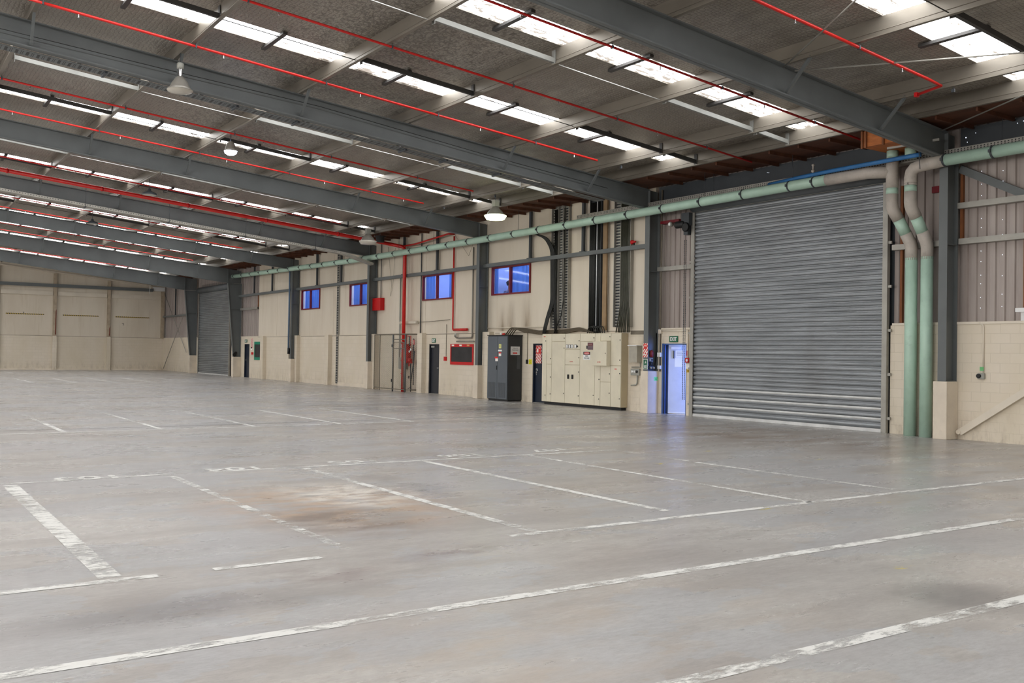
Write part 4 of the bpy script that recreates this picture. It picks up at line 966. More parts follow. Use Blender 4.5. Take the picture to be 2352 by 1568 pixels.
t = thing('high_bay_lamp', (-13.8, -10.9, 6.85), 'brilliant white lit high bay lamp under the second bay roof light', 'lamp')
MB().lathe([(.05, .34), (.10, .28), (.15, .14), (.18, .08), (.15, .1), (.06, .26)], (-13.8, -10.9, 6.85), 24).build('reflector', ALU, t)
MB().lathe([(.17, .09), (.15, .02), (.08, -.02), (.001, -.03)], (-13.8, -10.9, 6.85), 24).build('lens', LITBL, t); T('suspension', STEELD, t, [(-13.8, -10.9, 7.15), (-13.8, -10.9, 7.41)], .01, 6)
for loc, lab in (((-22.45, -10.9, 6.86), 'small dark round lamp hanging under the third bay roof light'), ((-32.1, -10.9, 6.86), 'small dark round lamp hanging under the fourth bay roof light')):
    t = thing('high_bay_lamp', loc, lab, 'lamp'); x, y, z = loc
    MB().lathe([(.245, 0), (.25, .03), (.22, .075), (.12, .11), (.05, .16), (.05, .22), (.001, .23)], loc, 24).build('reflector', STEELD, t); MB().lathe([(.235, .004), (.12, .012), (.001, .014)], loc, 24).build('lens', LENS, t); T('suspension', STEELD, t, [(x, y, z+.2), (x, y, zp(y)+.02)], .01, 6)

# vertical cable ladders and cables ------------------------------------------------------------
def ladder(x0, x1, lab, mat=GALV, zb=2.5, rungs=.09, dp=.10):
    t = thing('cable_ladder', ((x0+x1)/2, -.05, zb), lab, 'cable ladder')
    B('side_rail', mat, t, (x0, x0+.022, -dp, .028, zb, 6.5)); B('side_rail', mat, t, (x1-.022, x1, -dp, .028, zb, 6.5))
    m = MB(); z = zb+.05
    while z < 6.45: m.box(x0+.022, x1-.022, -.03, -.012, z, z+.045); z += rungs
    m.build('rungs', mat, t)
    B('backing', STEELD, t, (x0+.022, x1-.022, -.005, .028, zb, 6.5)); return t
ladder(-13.95, -13.62, 'vertical cable ladder carrying black cables, leftmost above the switchboard'); ladder(-13.58, -13.32, 'second narrow cable ladder from the left above the switchboard'); ladder(-13.28, -13.02, 'third narrow cable ladder from the left above the switchboard')
ladder(-11.93, -11.66, 'dark cable ladder above the middle of the switchboard', STEELD); ladder(-11.55, -11.36, 'narrow dark cable ladder above the middle of the switchboard', STEELD)
ladder(-10.75, -10.43, 'bright cable ladder above the right end of the switchboard'); ladder(-10.08, -9.98, 'slim pale cable ladder nearest the steel column', GALV)
ladder(-31.3, -31.06, 'perforated vertical cable ladder from floor to roof between the left windows', GALV, .1, .12, .034)
def cables(spec, lab, mat=CABLE, grp=None):
    t = thing('power_cables', spec[0][0][-1], lab, 'cables', grp)
    for pts, r in spec: T('cable', mat, t, pts, r, 7)
sp = []
for k in range(5):
    o = .045*k; sp.append((fillet([(-14.75+o*.3, -.30, 5.72), (-14.2+o, -.18, 5.5), (-13.92+o, -.13, 5.1), (-13.88+o, -.13, 3.35), (-14.1+o*.9, -.17, 2.8), (-14.22+o*.8, -.2, 2.33)], .2, 4), .020))
cables(sp, 'thick black cables curving down the leftmost ladder into the switchboard')
sp = [([(-13.70+.05*k, -.13, 6.4), (-13.70+.05*k, -.13, 3.2), (-13.62+.06*k, -.15, 2.33)], .016) for k in range(3)]+[([(-13.2, -.125, 6.4), (-13.2, -.125, 3.4), (-13.3, -.14, 2.9), (-13.6, -.2, 2.33)], .016)]
cables(sp, 'thinner black cables down the narrow ladders above the switchboard')
cables([([(-11.88+.052*k, -.09, 6.4), (-11.88+.052*k, -.09, 2.33)], .024) for k in range(5)]+[([(-11.5+.05*k, -.09, 6.4), (-11.5+.05*k, -.09, 2.33)], .02) for k in range(3)], 'dark cables filling the middle cable ladders')
t = thing('cable_conduit', (-11.25, -.04, 2.33), 'brown painted conduit strip beside the middle cable ladders', 'conduit'); B('conduit_strip', M('brown_strip', (150, 124, 92), .6), t, (-11.33, -11.14, -.05, .028, 2.4, 6.5)); T('conduit_pipe', CABLEG, t, [(-11.08, -.03, 6.5), (-11.08, -.03, 2.35)], .018, 8); T('conduit_pipe', WHITE, t, [(-11.60, -.06, 6.5), (-11.60, -.06, 2.35)], .022, 8)
cables([(fillet([(-10.40+.046*k, -.09, 6.45), (-10.40+.046*k, -.09, 3.2), (-10.52+.07*k+random.uniform(-.04, .04), -.16, 2.33)], .2, 4), .019) for k in range(9)], 'thick bundle of grey green cables down the right-hand ladder', M('cable_olive', (66, 66, 54), .5, 0, .15, 5))
sp = []
for k in range(4):
    o = .035*k; sp.append((fillet([(-16.4+.14*k, -.25, 2.27), (-16.2+.12*k, -.15, 2.55-.01*k), (-15.6, -.08, 2.52-o), (-14.6, -.08, 2.42-o), (-13.2, -.08, 2.44-o), (-12.4, -.08, 2.5-o*.7), (-11.6, -.14, 2.33)], .1, 3), .022))
cables(sp, 'sagging run of cables from the dark cabinet along to the switchboard', M('cable_brown', (86, 76, 60), .6, 0, .15, 6))
cables([(fillet([(-11.95+.1*k, -.12, 2.32), (-11.85+.1*k, -.14, 2.52+.02*(k % 3)), (-11.6+.1*k, -.16, 2.50), (-11.5+.1*k, -.2, 2.32)], .08, 4), .014) for k in range(6)], 'looped loose cables on top of the switchboard', CABLE)
# cream switchboard ---------------------------------------------------------------------------
sx0, sx1, sy, sz0, sz1 = -13.93, -9.94, -.28, .09, 2.31
t = thing('switchboard', (-12, -.2, 0), 'long cream electrical switchboard with a danger high voltage sign', 'switchboard')
B('cabinet_body', SWITCHS, t, (sx0, sx1, sy+.02, -.005, sz0, sz1), bevel=.006); B('plinth_base', BLACK, t, (sx0+.05, sx1-.06, sy+.08, -.02, 0, sz0))
def door_panel(a, b, z0, z1, kn=None, nm='panel_door'):
    g = .007; d = MB().box(a+g, b-g, sy, sy+.0195, z0+g, z1-g).build(nm, SWITCH, t, .003)
    if kn is not None:
        for kz in kn: MB().lathe([(.016, .0), (.016, -.012), (.001, -.014)], (b-.05, sy, kz), 8, 'y').build('latch', BLACK, d)
    return d
c = [sx0, -13.68, -13.40, -12.68, -11.91, -11.17, -10.90, -10.41, sx1]
door_panel(c[0], c[1], sz0, sz1, (.3, 2.08)); door_panel(c[1], c[2], sz0, 1.32, (.9, .35)); door_panel(c[1], c[2], 1.32, sz1, (1.5,))
door_panel(c[2], c[3], sz0, 2.06, (.4, 1.85)); door_panel(c[2], c[3], 2.06, sz1, (2.17,)); door_panel(c[3], c[4], sz0, 1.32, (1.1, .35)); door_panel(c[3], c[4], 1.32, 1.81, (1.55,)); d = door_panel(c[3], c[4], 1.81, sz1, (2.08,))
for k in range(4):
    x = c[3]+.06+.13*k+(.04 if k == 3 else 0); B('meter', STEELD, d, (x, x+.105, sy-.012, sy, 1.85, 1.96)); B('meter_face', WHITE, d, (x+.01, x+.095, sy-.014, sy-.0122, 1.86, 1.95))
MB().lathe([(.03, 0), (.03, -.02), (.001, -.022)], (c[3]+.64, sy, 1.905), 10, 'y').build('selector_knob', BLACK, d)
door_panel(c[4], c[5], sz0, 2.06, (.4,)); door_panel(c[4], c[5], 2.06, sz1, (2.17,)); door_panel(c[5], c[6], sz0, 1.33, (.9, .3)); door_panel(c[5], c[6], 1.33, sz1, (1.5,))
door_panel(c[6], c[7], sz0, .83, (.5,)); door_panel(c[6], c[7], .83, 1.33, (1.08,)); door_panel(c[6], c[7], 1.33, 2.07); door_panel(c[6], c[7], 2.07, sz1, (2.2,)); door_panel(c[7], c[8], sz0, 1.33, (.35, 1.1)); door_panel(c[7], c[8], 1.33, sz1, (1.5, 2.1))
for x in (-12.52, -12.30): B('breaker_handle', BLACK, t, (x, x+.07, sy-.03, sy, .87, 1.01))
B('small_switch', BLACK, t, (-11.57, -11.48, sy-.02, sy, 1.83, 1.93))
b = MB().box(-11.10, -10.42, sy-.16, sy-.001, 1.32, 2.06).build('projecting_box', SWITCH, t, .006); MB().lathe([(.014, 0), (.014, -.01), (.001, -.012)], (-10.48, sy-.16, 1.7), 8, 'y').build('latch', BLACK, b)
def onboard(nm, mat, a, b2, z0, z1, y=sy, th=.004): return B(nm, mat, t, (a, b2, y-th, y-.0004, z0, z1))
s1 = onboard('danger_sign', WHITE, -11.74, -11.39, 1.49, 1.74); B('sign_top', INK, s1, (-11.735, -11.395, sy-.0055, sy-.0042, 1.645, 1.738))
m = MB(); m.lathe([(1, -.0010), (1, .0003)], (0, 0, 0), 20, 'y', True); m.v = [(-11.565+x*.145, sy-.0062+y, 1.692+z*.036) for x, y, z in m.v]; m.build('danger_oval', SIGNR, s1)
text('danger_text', 'DANGER', WHITE, s1, (-11.565, sy-.0075, 1.692), XW, ZW, .036, .22); text('sign_text', 'HIGH\nVOLTAGE', INK, s1, (-11.565, sy-.0048, 1.575), XW, ZW, .115, .26)
s2 = onboard('warning_sign', M('faded_sign', (120, 100, 104), .6), -11.33, -11.06, 1.80, 2.02, sy-.162); B('sign_band', M('faded_red', (112, 44, 44), .6), s2, (-11.31, -11.08, sy-.1675, sy-.1665, 1.93, 1.995)); text('sign_text', 'DANGER', M('faded_ink', (170, 150, 150)), s2, (-11.195, sy-.169, 1.962), XW, ZW, .03, .18)
B('sign_lines', M('faded_line', (70, 60, 66)), s2, *[(-11.30, -11.09, sy-.1675, sy-.1665, 1.825+.03*k, 1.835+.03*k) for k in range(3)])
for x, z, yy in ((-12.35, 1.42, sy), (-10.78, 1.43, sy-.16)): text('red_caption', 'ACTIVE', SIGNR, t, (x, yy-.002, z), XW, ZW, .03, .16)
for x, z in ((-13.80, 2.22), (-10.18, 1.23)): onboard('red_nameplate', SIGNR, x-.05, x+.05, z-.012, z+.012)
t.location.x -= .19
# dark grey cabinet -----------------------------------------------------------------------------
ca, cb, cy, ch = -16.93, -15.66, -.62, 2.26
t = thing('equipment_cabinet', (-16.3, -.3, 0), 'dark grey two door equipment cabinet with a toilets sign on its side', 'cabinet')
B('cabinet_body', CABD, t, (ca, cb, cy+.022, -.02, .05, ch), bevel=.004); B('base_plinth', BLACK, t, (ca+.03, cb-.03, cy+.05, -.04, 0, .05)); B('cabinet_top', BLACK, t, (ca-.02, cb+.02, cy-.01, -.01, ch, ch+.03))
mid = (ca+cb)/2
for a, b2 in ((ca, mid), (mid, cb-.02)):
    d = B('cabinet_door', CAB, t, (a+.008, b2-.008, cy, cy+.0215, .07, ch-.02), bevel=.003)
    m = MB(); x = a+.10
    while x < b2-.10: m.box(x, x+.014, cy-.002, cy-.0004, .12, .64); x += .045
    m.build('vent_slots', CABD, d)
B('door_latch', BLACK, t, (mid-.035, mid-.015, cy-.02, cy, 1.08, 1.22))
for nm, mt, x0, x1, z0, z1 in (('yellow_label', M('pale_yellow_label', (206, 206, 130)), -16.21, -16.06, 1.82, 1.97), ('white_strip_label', WHITE, -16.26, -16.02, 1.72, 1.775), ('red_label', SIGNR, -16.21, -16.06, 1.645, 1.69), ('white_label', PAPER, -16.21, -16.06, 1.555, 1.645), ('red_label', SIGNR, -16.46, -16.26, 1.47, 1.53), ('white_label', PAPER, -16.42, -16.26, 1.375, 1.47)):
    B(nm, mt, t, (x0, x1, cy-.003, cy-.0005, z0, z1))
B('label_mark', INK, t, (-16.15, -16.12, cy-.004, cy-.0032, 1.87, 1.93))
sg = B('toilets_sign', M('sign_pale_grey', (206, 204, 202)), t, (cb+.0005, cb+.004, -.50, -.12, 1.60, 1.89)); yy = -.31
text('toilets_text', 'TOILETS\nTHIS WAY', INK, sg, (cb+.0045, yy, 1.795), (0, 1, 0), ZW, .10, .26, .001)
m = MB(); m.prism([(yy-.10, 1.645), (yy+.04, 1.645), (yy+.04, 1.632), (yy+.10, 1.665), (yy+.04, 1.698), (yy+.04, 1.685), (yy-.10, 1.685)], 'x', cb+.0042, cb+.006); m.build('red_arrow', SIGNR, sg)
B('clear_pocket', M('grey_pocket', (72, 74, 76), .3), t, (cb+.0005, cb+.01, -.24, -.10, 1.12, 1.57))
t = thing('wall_bell', (-16.5, -.2, 2.29), 'small red and white alarm sounder on top of the dark cabinet', 'alarm'); MB().lathe([(.07, 0), (.06, .05), (.03, .07)], (-16.55, -.2, ch+.031), 14, 'z', True).build('sounder', SIGNR, t); B('bracket', PAPER, t, (-16.72, -16.62, -.25, -.15, ch+.031, ch+.12))
# red framed blackboard
def board(a, b, z0, z1, fm, lab, f=.06, ft=None):
    t = thing('notice_board', ((a+b)/2, -.02, z0), lab, 'board'); ft = ft or f
    B('board_panel', BOARD, t, (a+f*.6, b-f*.6, -.02, -.002, z0+.04, z1-.04)); B('board_frame', fm, t, (a, b, -.035, -.001, z1-ft, z1), (a, b, -.035, -.001, z0, z0+ft), (a, a+f, -.035, -.001, z0+ft, z1-ft), (b-f, b, -.035, -.001, z0+ft, z1-ft)); return t
t = board(-20.52, -18.85, 1.19, 1.98, REDD, 'blackboard in a red frame on the wall beside the charcoal door', .065, .11)
for x in (-20.32, -19.75, -19.2): B('frame_label', PAPER if x != -19.2 else M('tan_label', (206, 160, 96)), t, (x-.09, x+.09, -.039, -.0355, 1.90, 1.955))
board(-42.8, -41.45, 1.06, 2.11, TEAL, 'small blackboard in a teal green frame near the far door', .07, .16)
# chain mesh cage
t = thing('mesh_cage', (-24.5, -.3, 0), 'chain mesh cage around the fire sprinkler valves', 'cage')
cfx = [-25.9, -24.42, -23.33]; cyf = -.5; H = 2.38
for nm, (x, y, r) in zip(('post',)*5, ((-26.75, -.22, .02), (cfx[0]+.25, cyf, .018), (cfx[1], cyf, .038), (cfx[2], cyf, .038), (-23.03, -.06, .032))): T(nm, STEEL if r > .03 else CABLEG, t, [(x, y, 0), (x, y, H)], r, 8)
A = (-26.75, -.22); Bp = (cfx[0]+.25, cyf); Cc = (cfx[2], cyf); Dd = (-23.03, -.06)
T('top_rail', CABLEG, t, [(A[0], A[1], H), (Bp[0], Bp[1], H), (Cc[0], Cc[1], H), (Dd[0], Dd[1], H)], .022, 8); T('bottom_rail', CABLEG, t, [(A[0], A[1], .1), (Bp[0], Bp[1], .1), (Cc[0], Cc[1], .1), (Dd[0], Dd[1], .1)], .022, 8); T('mid_rail', CABLEG, t, [(cfx[1], cyf, H-.22), (Cc[0], Cc[1], H-.22)], .018, 8)
T('gate_frame', CABLEG, t, fillet([(cfx[1]+.08, cyf-.03, .15), (cfx[1]+.08, cyf-.03, H-.33), (Cc[0]-.08, cyf-.03, H-.33), (Cc[0]-.08, cyf-.03, .15)], .1), .017, 8); T('gate_bar', CABLEG, t, [(cfx[1]+.08, cyf-.03, H-.6), (Cc[0]-.08, cyf-.03, H-.6)], .014, 8)
for z in (.45, 1.9): B('gate_hinge', BLACK, t, (cfx[1]-.06, cfx[1]-.035, cyf-.05, cyf, z-.06, z+.06))
MESHM = M('mesh_wire', (160, 152, 136), .5, .3)
def chainmesh(P, Q, z0, z1, st=.085):
    P, Q = Vector((P[0], P[1], 0)), Vector((Q[0], Q[1], 0)); L = (Q-P).length; d = (Q-P)/L; m = MB(); Hh = z1-z0
    k = -int(Hh/st)-1
    while k*st < L:
        for sg in (1, -1):
            a0, a1 = k*st, k*st+Hh
            lo, hi = max(0, a0), min(L, a1)
            if hi-lo > .02:
                za, zb_ = (z0+lo-a0, z0+hi-a0) if sg > 0 else (z1-(lo-a0), z1-(hi-a0))
                p, q = P+d*lo, P+d*hi; m.tube([(p.x, p.y, za), (q.x, q.y, zb_)], .0028, 3, False)
        k += 1
    return m.build('mesh_panel', MESHM, t)
chainmesh(A, Bp, .1, H); chainmesh(Bp, (cfx[1], cyf), .1, H); chainmesh((cfx[1], cyf-.03), (Cc[0], cyf-.03), .15, H-.33); chainmesh(Cc, Dd, .1, H)
t = thing('sprinkler_valve_set', (-23.5, -.25, 0), 'red sprinkler alarm valve with gauges and pipework inside the mesh cage', 'valve')
MB().lathe([(.08, 1.18), (.15, 1.2), (.15, 1.24), (.11, 1.27), (.16, 1.45), (.16, 1.7), (.11, 1.9), (.14, 1.92), (.14, 1.96), (.08, 1.98)], (-23.62, -.25, 0), 16).build('valve_body', REDD, t)
MB().lathe([(.06, 0), (.10, .01), (.10, .1), (.05, .14)], (-23.42, -.28, 1.3), 14, 'x', True).build('valve_bonnet', REDD, t); MB().tube([(-23.62, -.25, 1.22), (-23.25, -.25, 1.22)], .04).build('side_outlet', REDD, t)
for k, (x, z) in enumerate(((-23.32, 1.42), (-23.2, 1.5))): MB().disc((x, -.32, z+.25), .05, .03, 'y', 16).build('pressure_gauge', WHITE, t)
for pts in ([(-23.3, -.25, 1.2), (-23.3, -.25, .2), (-23.5, -.25, .15)], [(-23.18, -.2, 2.2), (-23.18, -.2, .3)], [(-23.4, -.22, 1.15), (-23.32, -.22, .1)], [(-23.12, -.18, 1.7), (-23.35, -.2, .5), (-23.4, -.2, .02)]): T('drain_pipe', STEELD, t, pts, .02, 8)
T('drain_pipe', REDD, t, [(-23.35, -.25, 1.9), (-23.35, -.25, 2.3), (-23.6, -.25, 2.3)], .018, 8); T('drain_pipe', STEELD, t, [(-23.45, -.25, 2.3), (-23.45, -.25, 1.9)], .02, 8)
for z in (.62, 1.12): MB().lathe([(.055, -.008), (.065, 0), (.055, .008)], (-23.3, -.34, z), 14, 'y', True).build('hand_wheel', BLACK if z < 1 else REDD, t)
B('tag_plate', REDD, t, (-23.22, -23.1, -.22, -.2, 1.95, 2.15)); B('tag_plate', PAPER, t, (-23.14, -23.11, -.225, -.222, 1.97, 2.13))
t = thing('control_box', (-24.2, -.1, .9), 'grey control box with a red bell above it inside the mesh cage', 'box'); MB().box(-24.45, -24.0, -.2, -.001, .92, 1.42).build('box_body', GREYB, t, .008); MB().lathe([(.10, 0), (.09, -.1), (.04, -.12)], (-24.2, -.001, 1.55), 14, 'y', True).build('alarm_bell', REDD, t); MB().tube([(-24.2, -.05, 1.63), (-24.05, -.08, 1.95), (-23.98, -.1, 2.4)], .018, 8).build('red_pipe', REDD, t)
t = thing('wall_paper', (-24.5, -.01, 1.65), 'pale notice sheet on the wall inside the mesh cage', 'notice'); B('sheet', M('pale_sheet', (206, 212, 218)), t, (-24.72, -24.36, -.006, -.0005, 1.63, 1.98))
t = thing('grey_conduit', (-24.72, -.05, .95), 'vertical grey conduit on the wall left of the fire main', 'conduit'); T('conduit_run', GREYB, t, [(-24.75, -.035, 4.77), (-24.75, -.035, .95), (-24.5, -.035, .95)], .03, 8)
t = thing('cream_duct', (-23.9, -.06, 2.86), 'short horizontal cream duct behind the fire main', 'duct'); T('duct_run', CREAM, t, [(-24.65, -.05, 2.87), (-23.2, -.05, 2.87)], .065, 12); T('duct_tail', CABLEG, t, [(-23.2, -.02, 2.88), (-22.3, -.02, 2.88), (-20.6, -.02, 2.93)], .012, 6)
t = thing('dark_conduit', (-22.96, -.05, 2.4), 'tall dark conduit on the wall right of the fire main', 'conduit'); T('conduit_run', STEELD, t, [(-22.95, -.03, 6.5), (-22.95, -.03, 2.41)], .024, 8)
t = thing('bent_grey_pipe', (-19.4, -.1, 2.2), 'grey pipe down beside the column turning left above the blackboard', 'pipe'); T('pipe_run', M('pipe_stone', (128, 122, 112), .5), t, fillet([(-18.88, -.06, 5.6), (-18.88, -.06, 2.22), (-20.0, -.06, 2.2), (-20.0, -.16, 2.3)], .1), .032, 10); T('pipe_run', M('pipe_stone2', (140, 134, 124), .5), t, [(-20.0, -.06, 2.08), (-18.75, -.06, 2.08)], .03, 10)
MB().disc((-20.0, -.12, 2.32), .07, .02, 'y', 14).build('valve_wheel', GREYB, t)
t = thing('thin_conduit', (-20.9, -.02, 1.3), 'thin conduit running down to the red call point by the blackboard', 'conduit'); T('conduit_run', CABLEG, t, [(-20.87, -.012, 2.75), (-20.87, -.012, 1.5)], .012, 6)
t = thing('dark_pipe', (-37.0, -.5, 1.3), 'thin blue grey pipe down the left edge of the fifth column', 'pipe'); T('pipe_run', M('pipe_bluegrey', (92, 112, 134), .4), t, [(frx(4)-.10, -.462, 5.75), (frx(4)-.10, -.462, 1.75)], .05, 10); T('pipe_tail', BLACK, t, [(frx(4)-.10, -.45, 1.75), (frx(4)-.10, -.45, 1.45)], .07, 10); B('tail_block', CREAM, t, (frx(4)-.16, frx(4)-.04, -.50, -.42, 1.21, 1.45))
t = thing('long_conduit', (-14, -.03, 2.5), 'thin cream conduit running level above the dark cabinet and switchboard', 'conduit'); T('conduit_run', CREAM, t, [(-18.2, .005, 2.56), (-14.4, .005, 2.56)], .018, 8)
t = thing('twin_conduit', (-9.6, -.03, 2.4), 'pair of grey conduits beside the column right of the switchboard', 'conduit')
for z in (2.34, 2.29): T('conduit_run', CABLEG, t, [(-10.0, -.02, z), (-9.3, -.02, z)], .018, 8)
# boxes, signs and small fittings ----------------------------------------------------------------
def box1(nm, a, b, y, z0, z1, mat, lab, cat, y1=-.001, bev=.006):
    t = thing(nm, ((a+b)/2, y1, z0), lab, cat); MB().box(a, b, y, y1, z0, z1).build('box_body', mat, t, bev); return t
box1('red_wall_box', -27.12, -26.35, -.18, 3.46, 4.0, REDD, 'red metal box high on the wall beside the fourth column', 'box', .029); T('c', STEELD, bpy.data.objects['red_wall_box'], [(-26.6, -.03, 4.0), (-26.6, -.03, 6.5)], .018, 8).name = 'feed_conduit'
t = box1('meter_box', -9.87, -9.52, -.20, 1.44, 1.93, M('meter_box_grey', (170, 164, 150), .5), 'pale grey metal box on the wall right of the switchboard', 'box'); B('box_hood', WHITE, t, (-9.90, -9.50, -.23, -.001, 1.93, 1.95))
t = box1('switch_gang', -9.94, -9.56, -.07, 1.06, 1.26, GREYB, 'switch and socket cluster with conduit below the pale grey box', 'switch')
for k in range(3): MB().lathe([(.04, 0), (.04, -.02), (.02, -.03)], (-9.85+.1*k, -.07, 1.17), 12, 'y', True).build('socket', WHITE if k < 2 else BLACK, t)
T('conduit', GREYB, t, fillet([(-9.67, -.04, 1.06), (-9.67, -.04, .78), (-9.94, -.04, .76)], .1), .02, 8); T('conduit', GREYB, t, [(-9.92, -.04, 1.30), (-9.55, -.04, 1.31), (-9.55, -.04, 1.44)], .018, 8)
def exit_sign(x, z, lab, w=.34, h=.17, y=-.001):
    t = thing('exit_sign', (x, y, z), lab, 'sign'); B('sign_panel', SIGNG, t, (x-w/2, x+w/2, y-.02, y, z-h/2, z+h/2)); text('sign_text', 'EXIT', WHITE, t, (x, y-.0205, z), XW, ZW, h*.62, w*.76, .001, .03)
exit_sign(-8.19, 2.125, 'green EXIT sign above the open blue lit door', .34, .175); exit_sign(-21.86, 2.12, 'green EXIT sign above the charcoal door', .3, .17); exit_sign(-44.3, 2.15, 'pale green EXIT sign above the far dark door', .4, .18)
t = thing('fire_notice', (-8.97+.0, -.405, 1.6), 'red and white fire hose notice on the column left of the exit door', 'sign'); X0 = frx(1)
B('notice_panel', STRIPE, t, (X0-.095, X0+.09, -.406, -.4005, 1.60, 2.0)); B('notice_header', SIGNR, t, (X0-.07, X0+.065, -.410, -.4065, 1.84, 1.985)); MB().disc((X0, -.409, 1.71), .06, .004, 'y', 18).build('hose_symbol', PAPER, t); MB().disc((X0, -.412, 1.71), .03, .003, 'y', 14).build('hose_centre', SIGNR, t); text('notice_text', 'FIRE', PAPER, t, (X0, -.4105, 1.93), XW, ZW, .05, .11, .0008)
t = thing('assembly_sign', (X0, -.405, 1.26), 'green safety sign below the fire notice on the column', 'sign'); B('sign_panel', PAPER, t, (X0-.095, X0+.09, -.405, -.4005, 1.26, 1.55)); B('sign_field', SIGNG, t, (X0-.08, X0+.075, -.4075, -.4055, 1.275, 1.535)); m = MB(); m.disc((X0+.005, -.4085, 1.485), .014, .0016, 'y', 10); m.bar((X0, -.4085, 1.465), (X0-.01, -.4085, 1.42), .002, .02, (1, 0, 0)); m.bar((X0, -.4085, 1.455), (X0+.035, -.4085, 1.44), .002, .012); m.build('running_figure', WHITE, t); B('sign_lines', WHITE, t, *[(X0-.06, X0+.055, -.4085, -.4078, 1.30+.03*k, 1.315+.03*k) for k in range(3)])
PXR = X0+.126
t = thing('number_card', (PXR, -.1, .94), 'light green card with number 6 on the plinth left of the exit door', 'sign'); B('card', SIGNLG, t, (PXR-.0005, PXR+.003, -.18, -.04, .93, 1.04)); text('card_number', '6', SIGNG, t, (PXR+.0035, -.11, .985), (0, 1, 0), ZW, .075, None, .0006)
CX = X0+.012
t = thing('fire_extinguisher_bottle', (CX+.08, -.25, 1.6), 'small dark red bottle fixed to the column above the blue lit plinth', 'bottle'); MB().lathe([(.03, 0), (.055, .02), (.055, .17), (.03, .2), (.015, .21)], (CX+.075, -.25, 1.6), 14, 'z', True).build('bottle_body', MAROON, t)
t = thing('blanking_cover', (CX, -.33, 1.6), 'white plastic panel on the column above the plinth', 'panel'); B('cover_plate', WHITE, t, (CX, CX+.012, -.385, -.31, 1.58, 1.82))
t = thing('isolator_switch', (CX+.06, -.26, 1.5), 'grey isolator switch with hanging cables on the column by the exit door', 'switch'); MB().box(CX, CX+.09, -.33, -.20, 1.48, 1.58).build('switch_body', GREYB, t, .01); MB().disc((CX+.09, -.25, 1.53), .03, .03, 'x', 12).build('switch_knob', BLACK, t)
for k in range(3): T('cable', BLACK, t, fillet([(CX+.05, -.30+.04*k, 1.48), (CX+.05, -.28+.05*k, 1.34), (CX+.05, -.1, 1.36), (CX+.05, -.06, 1.6), (CX+.05, -.05, 2.3)], .06), .012, 7)
t = thing('socket_outlet', (CX+.06, -.25, 1.27), 'pair of dark socket outlets resting above the blue lit plinth', 'socket'); MB().box(CX, CX+.07, -.33, -.14, 1.25, 1.36).build('socket_body', NAVY, t, .008)
for k in (0, 1): MB().lathe([(.035, 0), (.03, .05), (.02, .06)], (CX+.07, -.285+.1*k, 1.30), 12, 'x', True).build('socket_cap', GREYB, t)
t = thing('wall_conduit', (-8.77, -.03, 0), 'grey conduit with two white boxes running up beside the exit door', 'conduit'); T('conduit_run', CABLEG, t, [(-8.72, -.03, 6.4), (-8.72, -.03, 1.2)], .022, 8); B('conduit_box', WHITE, t, (-8.80, -8.66, -.07, -.001, 1.62, 1.74)); B('conduit_box', WHITE, t, (-8.78, -8.66, -.07, -.001, 1.27, 1.37)); B('conduit_box', CREAM, t, (-8.78, -8.66, -.06, -.001, 2.28, 2.40)); T('conduit_run', CREAM, t, [(-8.72, -.03, 2.36), (-7.6, -.03, 2.36), (-7.6, -.03, 1.6)], .018, 8)
t = box1('fire_call_point', -7.68, -7.54, -.06, 1.47, 1.60, REDD, 'red fire call point between the exit door and the big roller door', 'call point'); MB().disc((-7.61, -.062, 1.535), .04, .004, 'y', 14).build('call_glass', WHITE, t); B('red_caption', SIGNR, t, (-7.68, -7.62, -.003, -.0005, 1.66, 1.80))
box1('wall_plate', -7.69, -7.55, -.02, 1.30, 1.44, PAPER, 'white plate under the call point by the big roller door', 'plate'); t = box1('warning_label', -7.67, -7.55, -.004, 1.20, 1.28, M('amber', (214, 172, 44)), 'small yellow warning label by the big roller door', 'label', -.0005, 0); B('label_mark', INK, t, (-7.63, -7.59, -.0055, -.0042, 1.22, 1.26))
box1('fire_call_point', -20.98, -20.82, -.06, 1.33, 1.49, REDD, 'red fire call point left of the red framed blackboard', 'call point'); box1('fire_call_point', -43.25, -43.0, -.06, 1.36, 1.5, REDD, 'red fire call point between the far door and the teal framed board', 'call point')
t = thing('fire_notice', (-43.3, -.003, 1.75), 'red and white fire notice beside the far dark door', 'sign'); B('notice_panel', STRIPE, t, (-43.45, -43.15, -.004, -.0005, 1.72, 2.3)); B('notice_plate', PAPER, t, (-43.5, -43.25, -.004, -.0005, 1.62, 1.8))
t = thing('yellow_sign', (-15.28, -.01, 1.3), 'yellow card with letter S beside the navy door', 'sign'); B('card', SIGNY, t, (-15.27, -15.10, -.004, -.0005, 1.29, 1.46)); text('card_text', 'S', INK, t, (-15.185, -.0045, 1.375), XW, ZW, .1, None, .0006); 
t = thing('wall_switch', (-15.35, -.02, 1.3), 'dark switch with a conduit beside the yellow card', 'switch'); B('switch_body', BLACK, t, (-15.40, -15.31, -.04, -.001, 1.30, 1.45)); T('conduit', CABLEG, t, [(-15.35, -.014, 1.45), (-15.35, -.014, 2.40)], .012, 6)
t = thing('power_socket', (.83, -.05, 1.28), 'grey socket with a green tag below a conduit on the block wall', 'socket'); MB().box(.76, .90, -.07, -.001, 1.27, 1.39).build('socket_body', GREYB, t, .012); MB().lathe([(.045, 0), (.045, -.035), (.03, -.04)], (.80, -.07, 1.335), 14, 'y', True).build('socket_cap', BLACK, t); T('conduit', CREAM, t, fillet([(.86, -.018, 1.39), (.86, -.018, 2.37), (.77, -.018, 2.42)], .05), .015, 8); B('green_tag', M('green_tag', (110, 186, 120)), t, (.80, .88, -.045, -.034, 1.44, 1.52))
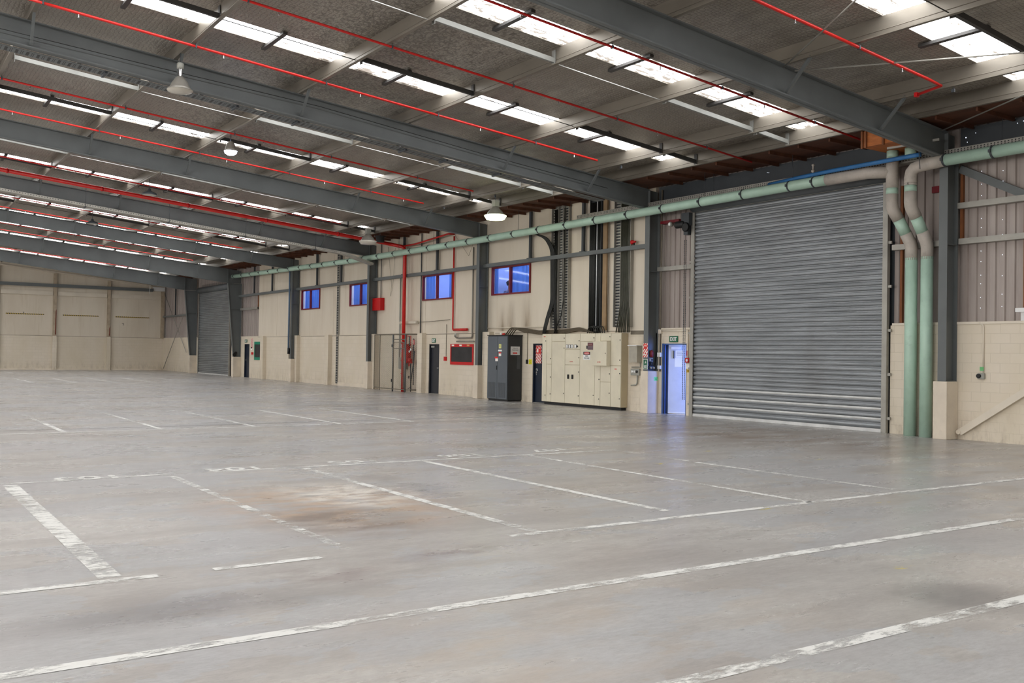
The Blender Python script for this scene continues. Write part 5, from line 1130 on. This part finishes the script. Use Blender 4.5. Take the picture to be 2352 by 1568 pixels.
t = thing('white_bracket', (2, -.05, 2.6), 'white bracket shelf on top of the block wall at the right edge', 'bracket'); B('shelf', WHITE, t, (1.56, 2.6, -.12, .12, 2.62, 2.70)); B('riser', WHITE, t, (1.62, 2.6, -.02, .12, 2.451, 2.62))
t = thing('horn_speaker', (-9.80, -.2, 4.9), 'red horn speaker on the wall rail beside the second column', 'speaker'); MB().lathe([(.07, 0), (.06, .05), (.025, .13), (.025, .17)], (-9.9, -.12, 5.0), 16, 'x', True).build('horn', REDD, t); MB().tube([(-9.80, -.12, 4.97), (-9.80, -.12, 4.896)], .02).build('mount', BLACK, t)
t = thing('floodlight', (-8.3, -.2, 5.3), 'small floodlight with red bracket above the exit door bay', 'lamp'); B('bracket', MAROON, t, (-8.75, -8.0, -.06, .12, 5.42, 5.5)); MB().lathe([(.05, .1), (.07, 0), (.055, -.03)], (-8.25, -.15, 5.36), 14, 'y', True).build('lamp_head', GREYB, t); MB().disc((-8.25, -.185, 5.36), .042, .01, 'y', 14).build('lens', WHITE, t)
t = thing('dark_speaker', (-22.3, -.5, 5.9), 'dark junction unit hanging under the eave beside the fire main', 'box'); MB().lathe([(.16, 0), (.18, .02), (.18, .2), (.26, .22), (.26, .25)], (-24.2, -1.3, 6.15), 14, 'z', True).build('unit_body', BLACK, t); T('hanger', STEELD, t, [(-24.2, -1.3, 6.4), (-24.2, -1.3, 6.51)], .02, 6)
cables([([(frx(1)+.12, -2, 6.25), (frx(1)+.12, -6, 6.66), (frx(1)+.12, -10.5, 7.18), (frx(1)+.12, -14, 7.42), (frx(1)+.12, -18, 7.72)], .007)], 'thin black cable clipped along the second rafter', BLACK)
cables([([(frx(2)-.35+.18*k, -.1-.02*k, 6.4), (frx(2)-1.2+.9*k, -.06, 5.3-.2*k), (frx(2)-2.3+1.7*k, -.03, 6.2)], .006) for k in range(2)]+[([(-26.0, -.02, 6.2), (-25.6, -.02, 4.5), (-25.7, -.02, 4.05), (-25.5, -.02, 4.4), (-25.3, -.02, 6.1)], .006)], 'thin loose cables looping on the upper wall', CABLEG)
t = thing('torn_roof_foil', (-60.5, -1.2, 6.2), 'torn strip of foil hanging at the far corner under the roof', 'foil'); MB().bar((-61.6, -1.35, 6.45), (-61.55, -1.4, 5.6), .12, .004, (0, 1, 0)).build('strip', WHITE, t)
t = thing('column_cable_hook', (frx(5)+.1, -.4, 1.3), 'coiled hoses hanging on the tapered column right of the far roller door', 'hose')
for k in range(3): MB().lathe([(.06+.02*k, -.012), (.075+.02*k, 0), (.06+.02*k, .012)], (frx(5)+.05+.03*k, -.28-.05*k, 1.45-.06*k), 14, 'x', True).build('hose_coil', BLACK, t)

# things of one kind share a group
from collections import defaultdict
gr = defaultdict(list)
for o in SC.objects:
    if o.parent is None and 'category' in o and o.get('kind') != 'structure': gr[o.name.split('.')[0]].append(o)
for nm, os_ in gr.items():
    if len(os_) > 1:
        for o in os_: o['group'] = nm.replace('_', ' ')+'s in the hall'
